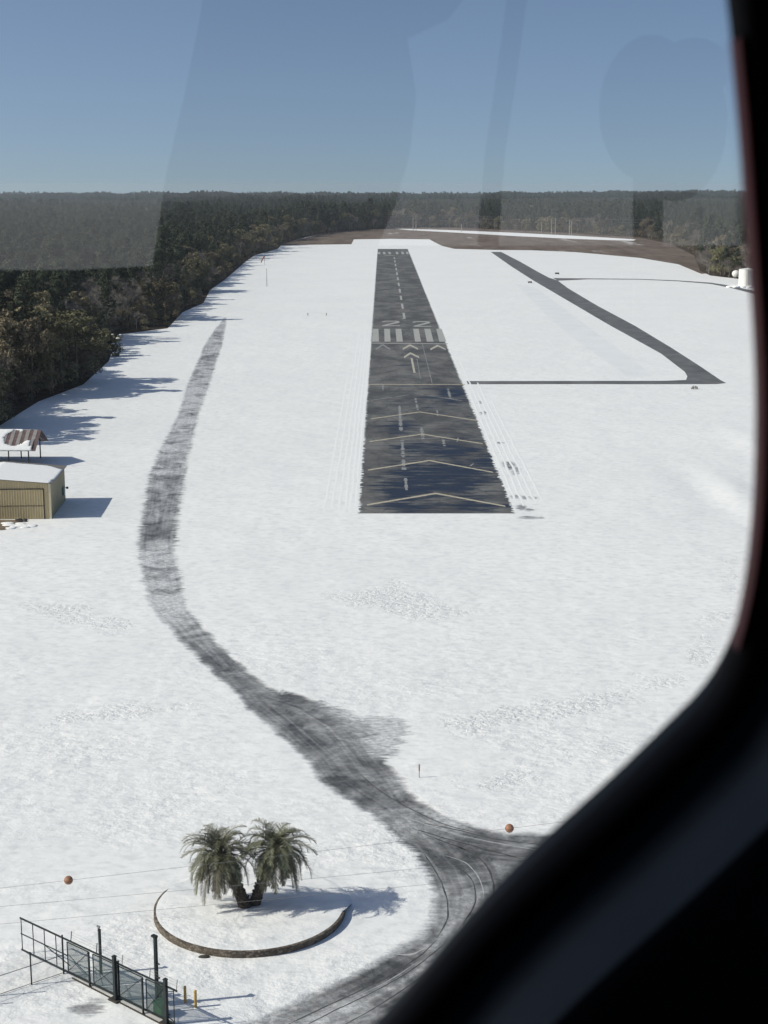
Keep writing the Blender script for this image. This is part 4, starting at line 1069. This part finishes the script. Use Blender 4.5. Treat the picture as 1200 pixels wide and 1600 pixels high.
# ------------------------------------------------------------------ overhead lines with marker balls
def wire_pt(px, py, depth):
    d = ray(px, py); return EYE + d * depth
spans = [((107,1375.5,77),(796,1294.3,77)), ((0,1416.5,80.5),(640,1358.5,80.5)), ((0,1444,79),(640,1384.5,79))]
ends = []
for k, (a_, b_) in enumerate(spans):
    A = wire_pt(*a_); B = wire_pt(*b_); d = (B - A); d.normalize()
    tl = (-62 - A.x) / d.x; tr_ = (58 - A.x) / d.x; P0, P1 = A + d * tl, A + d * tr_
    sag = 0.55; pts = []
    for i in range(41):
        t = i / 40; p = P0.lerp(P1, t); xa = (A.x - P0.x) / (P1.x - P0.x); xb = (B.x - P0.x) / (P1.x - P0.x)
        base = sag * 4 * t * (1 - t); ref = sag * 4 * ((xa * (1 - xa)) * (xb - t) + (xb * (1 - xb)) * (t - xa)) / (xb - xa)
        pts.append(p - Vector((0, 0, base - ref)))
    mb = MB(); mb.tube(pts, .008, 5); o = mb.build('power_line', M_WIRE)
    tag(o, ['overhead wire carrying the two orange marker balls', 'overhead wire crossing the snow above the middle, without balls', 'lowest overhead wire, crossing just above the gate'][k], 'cable', 'overhead wires')
    ends.append((pts[0], pts[-1]))
for (px, py, dp, lb) in [(107,1375.3,77,'orange marker ball on the wire left of the palms'), (796,1294.2,77,'orange marker ball on the wire above the road junction')]:
    c = wire_pt(px, py, dp); e = empty('marker_ball', c, lb, 'marker ball', 'wire marker balls')
    mb = MB(); mb.sphere((0,0,0), .222, 24, 16); mb.build('shell', M_BALL, e, True)
    mb = MB(); pr_ = [(.226*math.cos(t), .226*math.sin(t), 0) for t in np.linspace(0, 2*math.pi, 25)]; mb.tube(pr_, .006, 4, False); mb.build('seam', M_SEAM, e)
for k in (0, 1):
    pts = [q[k] for q in ends]; c = sum(pts, Vector()) / 3; e = empty('utility_pole', (c.x, c.y, 0), ['wooden utility pole carrying the overhead wires off to the left', 'wooden utility pole carrying the overhead wires off to the right'][k], 'pole')
    mb = MB(); mb.tube([(0,0,0),(0,0,c.z + 1.6)], [.18,.12], 10); mb.build('shaft', M_WOOD, e)
    mb = MB()
    for q in pts: r_ = q - Vector((c.x, c.y, 0)); mb.bar((0, 0, r_.z), tuple(r_), .08)
    mb.build('crossarm', M_WOOD, e)

# reflector stake in the snow near the junction
b = at(655, 1215); e = empty('snow_stake', b, 'thin dark roadside marker stake standing in snow near the junction', 'stake'); h = hgt(b, 1194.5)
mb = MB(); mb.tube([(0,0,-.1),(0,0,h*.5)], .03, 6); mb.build('rod', M_WOOD, e); mb = MB(); mb.box(-.05,.05,-.03,.03,h*.5,h); mb.build('reflector_plate', M_BALL, e)
mb = MB(); mb.sphere((0,0,.02), .3, 12, 6, (1.3,.6,.35)); o = mb.build('dark_lump', M_SEAM, None, True); o.location = at(319, 1495.5); tag(o, 'small dark lump in the snow in front of the stone ring', 'stone')  # flattened dark lump set at the dark spot by the ring

# ------------------------------------------------------------------ far things on the airfield
b = at(417, 447.5); h = hgt(b, 420.5); e = empty('windsock_mast', b, 'thin bare grey mast standing in the snow left of the runway', 'mast'); mb = MB(); mb.tube([(0,0,0),(0,0,h)], [.16,.09], 8); mb.build('shaft', M_STEEL, e); mb = MB(); mb.sphere((0,0,h), .22, 8, 6); mb.build('cap', M_STEEL, e)
b = at(413.5, 414); e = empty('windsock', b, 'pinkish red drooping windsock near the forest shadows left of the runway', 'windsock')
mb = MB(); mb.tube([(0,0,0),(0,0,5.5)], .09, 8); mb.build('pole', M_STEEL, e); mb = MB(); mb.tube([(0,0,5.3),(-.8,0,4.2),(-1.6,0,2.8),(-2.2,0,1.4)], [.5,.48,.42,.3], 12, False); mb.build('sock', M_SOCK, e, True)
for k, (px, py, w_, hh, lb) in enumerate([(870.5,428.8,2.2,1.0,'small dark marker box right of the taxiway bend'), (828,442.5,2.0,.9,'small dark marker box left of the taxiway')]):
    b = at(px, py); e = empty('marker_box', b, lb, 'marker box', 'small marker boxes by the taxiway'); mb = MB(); mb.box(-w_/2, w_/2, -.3, .3, .25, hh); mb.build('housing', M_SEAM, e, bevel=.05); mb = MB(); mb.box(-w_/2+.2, -w_/2+.35, -.1, .1, 0, .25); mb.box(w_/2-.35, w_/2-.2, -.1, .1, 0, .25); mb.build('legs', M_POST, e)
b = at(1085, 608); e = empty('weed_clump', b, 'small dry weed clump poking through snow below the taxiway corner', 'plant')
link('foliage', cards([(0,0,.4),(.5,.1,.3),(-.5,0,.25)], [.5,.4,.35], 40, .07, M_TWIG, 'weed'), None, e)
for k, (px, py, lb) in enumerate([(481,493.5,'left one of two tiny low lights in the snow left of the runway'), (510,493.5,'right one of two tiny low lights in the snow left of the runway')]):
    b = at(px, py); e = empty('edge_light', b, lb, 'light', 'low lights left of the runway'); mb = MB(); mb.tube([(0,0,0),(0,0,.8)], .12, 8); mb.build('stem', M_STEEL, e); mb = MB(); mb.sphere((0,0,.9), .2, 8, 6); mb.build('lens', M_CONC, e, True)
# white round tank and its small companion at the far right
b = at(1168, 446); h = hgt(b, 420); e = empty('storage_tank', b, 'large white cylindrical tank at the forest edge on the far right', 'tank')
mb = MB(); mb.tube([(0,0,0),(0,0,h*.97)], 4.4, 28); mb.build('shell', M_WHITEW, e); mb = MB(); mb.tube([(0,0,h*.97),(0,0,h*1.05)], [4.5,.5], 28); mb.build('roof', M_CAPSNOW, e)
mb = MB(); mb.bar((-1,-4.55,0),(-1,-4.55,h), .12); mb.bar((-1.7,-4.55,0),(-1.7,-4.55,h), .12); mb.build('ladder', M_STEEL, e)
b = at(1150, 435); e = empty('small_tank', b, 'small white rounded tank just left of the large white tank', 'tank')
mb = MB(); mb.sphere((0,0,2.4), 2.2, 16, 10, (1,1,.85)); mb.build('shell', M_WHITEW, e, True); mb = MB(); [mb.box(x-.15,x+.15,-.15,.15,0,1.4) for x in (-1.2,1.2)]; mb.build('legs', M_STEEL, e)
b = at(1158, 449); e = empty('snow_bank', b, 'rough pale snow bank heaped at the foot of the white tank', 'snow bank'); mb = MB()
for k in range(24): mb.sphere((random.uniform(-7,5), random.uniform(-4,2), .2), random.uniform(.7,1.5), 10, 6, (1.3,1,.5))
mb.build('snow', M_CAPSNOW, e, True)
# power-line poles in front of the far wood
for k, (px, py, ty) in enumerate([(645.5,360,336),(650,360,336),(846,365.5,347),(861.5,367,342),(867.5,367,341),(889.5,368,343),(893,368,345),(721,362,350)]):
    b = at(px, py); h = hgt(b, ty); e = empty('utility_pole', b, 'pale slender utility pole standing before the far wood beyond the brown field', 'pole', 'pale utility poles before the far wood')
    mb = MB(); mb.tube([(0,0,0),(0,0,h)], [.32,.24], 8); mb.build('shaft', M_PALEBARK, e); mb = MB(); mb.bar((-1.5,0,h-1),(1.5,0,h-1), .25); mb.build('crossarm', M_PALEBARK, e)
mb = MB()
for hh in (16.5, 14, 11.5):
    A = at(560, 357, 0); B = at(1010, 372, 0); A.z = B.z = hh; mb.tube([A.lerp(B, i/20) - Vector((0,0,.6*math.sin(i*math.pi/4)**2)) for i in range(21)], .03, 4)
tag(mb.build('far_power_lines', M_STEEL), 'faint horizontal power lines strung before the far wood', 'cable')

# ------------------------------------------------------------------ aircraft cabin around the photographer
YW = 0.45
cab = empty('aircraft_cabin', (0, YW, H), 'dark blurred aircraft window surround framing the right side and lower right corner', 'aircraft cabin'); TC = Vector(cab.location)
def wp(px, py, y=YW):
    d = ray(px, py); p = EYE + d * (y / d.y); return np.array([p.x - TC.x, p.z - TC.z])
out_px = [(1136,0),(1146,100),(1157,220),(1164,320),(1171,420),(1178,520),(1182,620),(1181,720),(1176,820),(1163,920),(1144,1000),(1119,1063),(1090,1108),(1045,1152),(985,1211),(920,1272),(855,1330),(785,1396),(715,1468),(650,1545),(600,1605),
          (510,1700),(380,1790),(150,1850),(-250,1850),(-600,1780),(-800,1500),(-850,900),(-800,200),(-650,-250),(-250,-420),(400,-440),(850,-400),(1050,-290),(1118,-130)]
loop = np.array([wp(*p) for p in out_px])
def chaikin(P, n):
    for _ in range(n):
        Q = np.roll(P, -1, 0); P = np.stack([P * .75 + Q * .25, P * .25 + Q * .75], 1).reshape(-1, 2)
    return P
loop = chaikin(loop, 2) + np.array([.0006, 0])
area = 0.5 * np.sum(loop[:, 0] * np.roll(loop[:, 1], -1) - np.roll(loop[:, 0], -1) * loop[:, 1])
tg = np.roll(loop, -1, 0) - np.roll(loop, 1, 0); tg = tg / np.linalg.norm(tg, axis=1, keepdims=True)
nrm2 = np.stack([tg[:, 1], -tg[:, 0]], 1) * (1 if area > 0 else -1)
for _ in range(6): nrm2 = (np.roll(nrm2, 1, 0) + nrm2 + np.roll(nrm2, -1, 0)); nrm2 /= np.linalg.norm(nrm2, axis=1, keepdims=True)
U1 = YW / F                                       # one photo pixel, measured at the window plane
def lathe_loop(name, prof, mat, parent=cab):      # prof: (offset px outward, y)
    v = []; f = []; n = len(loop)
    for o_, y_ in prof:
        for i in range(n): q = loop[i] + nrm2[i] * o_ * U1; v.append((q[0], y_ - YW, q[1]))
    for j in range(len(prof) - 1):
        for i in range(n): f.append((j*n+i, j*n+(i+1) % n, (j+1)*n+(i+1) % n, (j+1)*n+i))
    me = bpy.data.meshes.new(name); me.from_pydata(v, [], f); me.update(); me.shade_smooth(); return link(name, me, mat, parent)
lathe_loop('window_seal', [(0, .4525), (1, .449), (6, .446), (20, .441), (40, .441), (60, .446), (64, .450)], M_RUBBER)
rl = [i for i in range(len(loop)) if loop[i][0] > wp(1110, 800)[0] and wp(600, 1010)[1] < loop[i][1] < wp(600, -430)[1]]
k_ = next(j for j in range(len(rl)) if j == 0 or rl[j] != rl[j-1] + 1 and True)
br_ = [j for j in range(1, len(rl)) if rl[j] != rl[j-1] + 1]
if br_: rl = rl[br_[0]:] + rl[:br_[0]]
v = []; f = []; pr2 = [(-2, .4525), (-2, .447), (0, .4440), (2, .4435), (5, .4425), (6, .444)]
for j, i in enumerate(rl):
    e_ = max(0, min(1, (loop[i][1] - wp(600, 1010)[1]) / .035))
    for o_, y_ in pr2: q = loop[i] + nrm2[i] * (o_ * (.2 + .8 * e_)) * U1; v.append((q[0], y_ - YW, q[1]))
for j in range(len(rl) - 1):
    for p_ in range(5): f.append((j*6+p_, j*6+p_+1, j*6+p_+7, j*6+p_+6))
me = bpy.data.meshes.new('red_trim'); me.from_pydata(v, [], f); me.update(); me.shade_smooth(); link('red_trim', me, M_REDT, cab)
lathe_loop('window_frame', [(64, .450), (66, .446), (84, .438), (96, .436), (99, .430), (118, .421), (134, .414)], M_NAVYP)
lathe_loop('door_panel', [(134, .414), (150, .411), (190, .409), (300, .402), (520, .396), (3600, .380), (3600, .49), (60, .49), (60, .452)], M_BLACKP)
v = [(q[0], 0.0035, q[1]) for q in loop + nrm2 * 20 * U1]; me = bpy.data.meshes.new('window_pane'); me.from_pydata(v, [], [tuple(range(len(v)))]); me.update(); pane = link('window_pane', me, M_GLASS, cab)
mb = MB()       # shell of the cabin: sides, ceiling, floor
X0, X1, Y0, Y1, Z0, Z1 = -.95, .75, -1.12 - YW, -.08, -1.1, .62
mb.box(X0 - .03, X0, Y0, Y1, Z0, Z1); mb.build('side_wall', M_BLACKP, cab); mb = MB(); mb.box(X1, X1 + .03, Y0, Y1, Z0, Z1); mb.build('side_wall', M_BLACKP, cab)
mb = MB(); mb.box(X0 - .03, X1 + .03, Y0, Y1, Z1, Z1 + .03); mb.build('ceiling', M_BLACKP, cab); mb = MB(); mb.box(X0 - .03, X1 + .03, Y0, Y1, Z0 - .03, Z0); mb.build('floor', M_BLACKP, cab)
# aft bulkhead with its window openings, seen mirrored in the pane
YA = -1.1
def aft(px, py):
    d = ray(px, py); s = (2 * (YW + .0035) - YA) / d.y; return (d.x * s, H + d.z * s - TC.z)
cu = bpy.data.curves.new('bulkhead', 'CURVE'); cu.dimensions = '2D'; cu.fill_mode = 'BOTH'; cu.extrude = .012
def spl(pts):
    s = cu.splines.new('POLY'); s.points.add(len(pts) - 1); s.use_cyclic_u = True
    for p_, q in zip(s.points, pts): p_.co = (q[0], q[1], 0, 1)
spl([(X0, Z0), (X1, Z0), (X1, Z1), (X0, Z1)])
def clampx(P): return [(max(X0 + .03, min(X1 - .03, p[0])), min(Z1 - .03, p[1])) for p in P]
spl(clampx([aft(*p) for p in [(-300,-100),(328,-100),(316,20),(292,140),(262,270),(240,416),(120,422),(-300,424)]]))
spl(clampx([aft(*p) for p in [(636,60),(700,30),(770,-60),(800,-100),(792,0),(776,120),(758,240),(746,384),(590,384),(618,320),(640,240),(650,150)]]))
spl(clampx([aft(*p) for p in [(832,-100),(822,0),(806,120),(788,240),(778,384),(1175,384),(1175,-100)]]))
tmp = bpy.data.objects.new('tmp', cu); COL.objects.link(tmp); bpy.context.view_layer.update()
bme = bpy.data.meshes.new_from_object(tmp.evaluated_get(bpy.context.evaluated_depsgraph_get())); bpy.data.objects.remove(tmp)
for v_ in bme.vertices: v_.co = Vector((v_.co.x, YA - YW + v_.co.z, v_.co.y))
bme.materials.clear(); link('rear_bulkhead', bme, M_BLACKP, cab)
hc = aft(985, 178); mb = MB(); mb.sphere((hc[0], YA - YW + .14, hc[1]), .062, 20, 14, (.95, .5, 1.35)); mb.sphere((hc[0] + .035, YA - YW + .14, hc[1] - .02), .058, 20, 14, (1, .5, 1.5)); mb.sphere((hc[0] + .05, YA - YW + .14, hc[1] + .045), .035, 16, 10, (1.3, .5, 1)); mb.tube([(hc[0] , YA - YW + .14, hc[1]), (hc[0] + .03, YA - YW + .14, Z0)], .018, 8)
tag(mb.build('headrest', M_BLACKP, cab, True))

# ------------------------------------------------------------------ thin winter haze
hz = MB(); hz.box(-6400, 6400, -6400, 6400, -20, 50.5); m = bpy.data.materials.new('haze'); m.use_nodes = True; ntz = m.node_tree; ntz.nodes.clear()
pv = N(ntz, 'ShaderNodeVolumePrincipled'); pv.inputs['Color'].default_value = (0.80, 0.88, 0.95, 1); pv.inputs['Density'].default_value = 6.5e-5; pv.inputs['Anisotropy'].default_value = 0.2
oo = N(ntz, 'ShaderNodeOutputMaterial'); ntz.links.new(pv.outputs[0], oo.inputs['Volume'])
tag(hz.build('haze', m), 'thin pale winter haze over the whole airfield and forest', 'haze', kind='stuff')
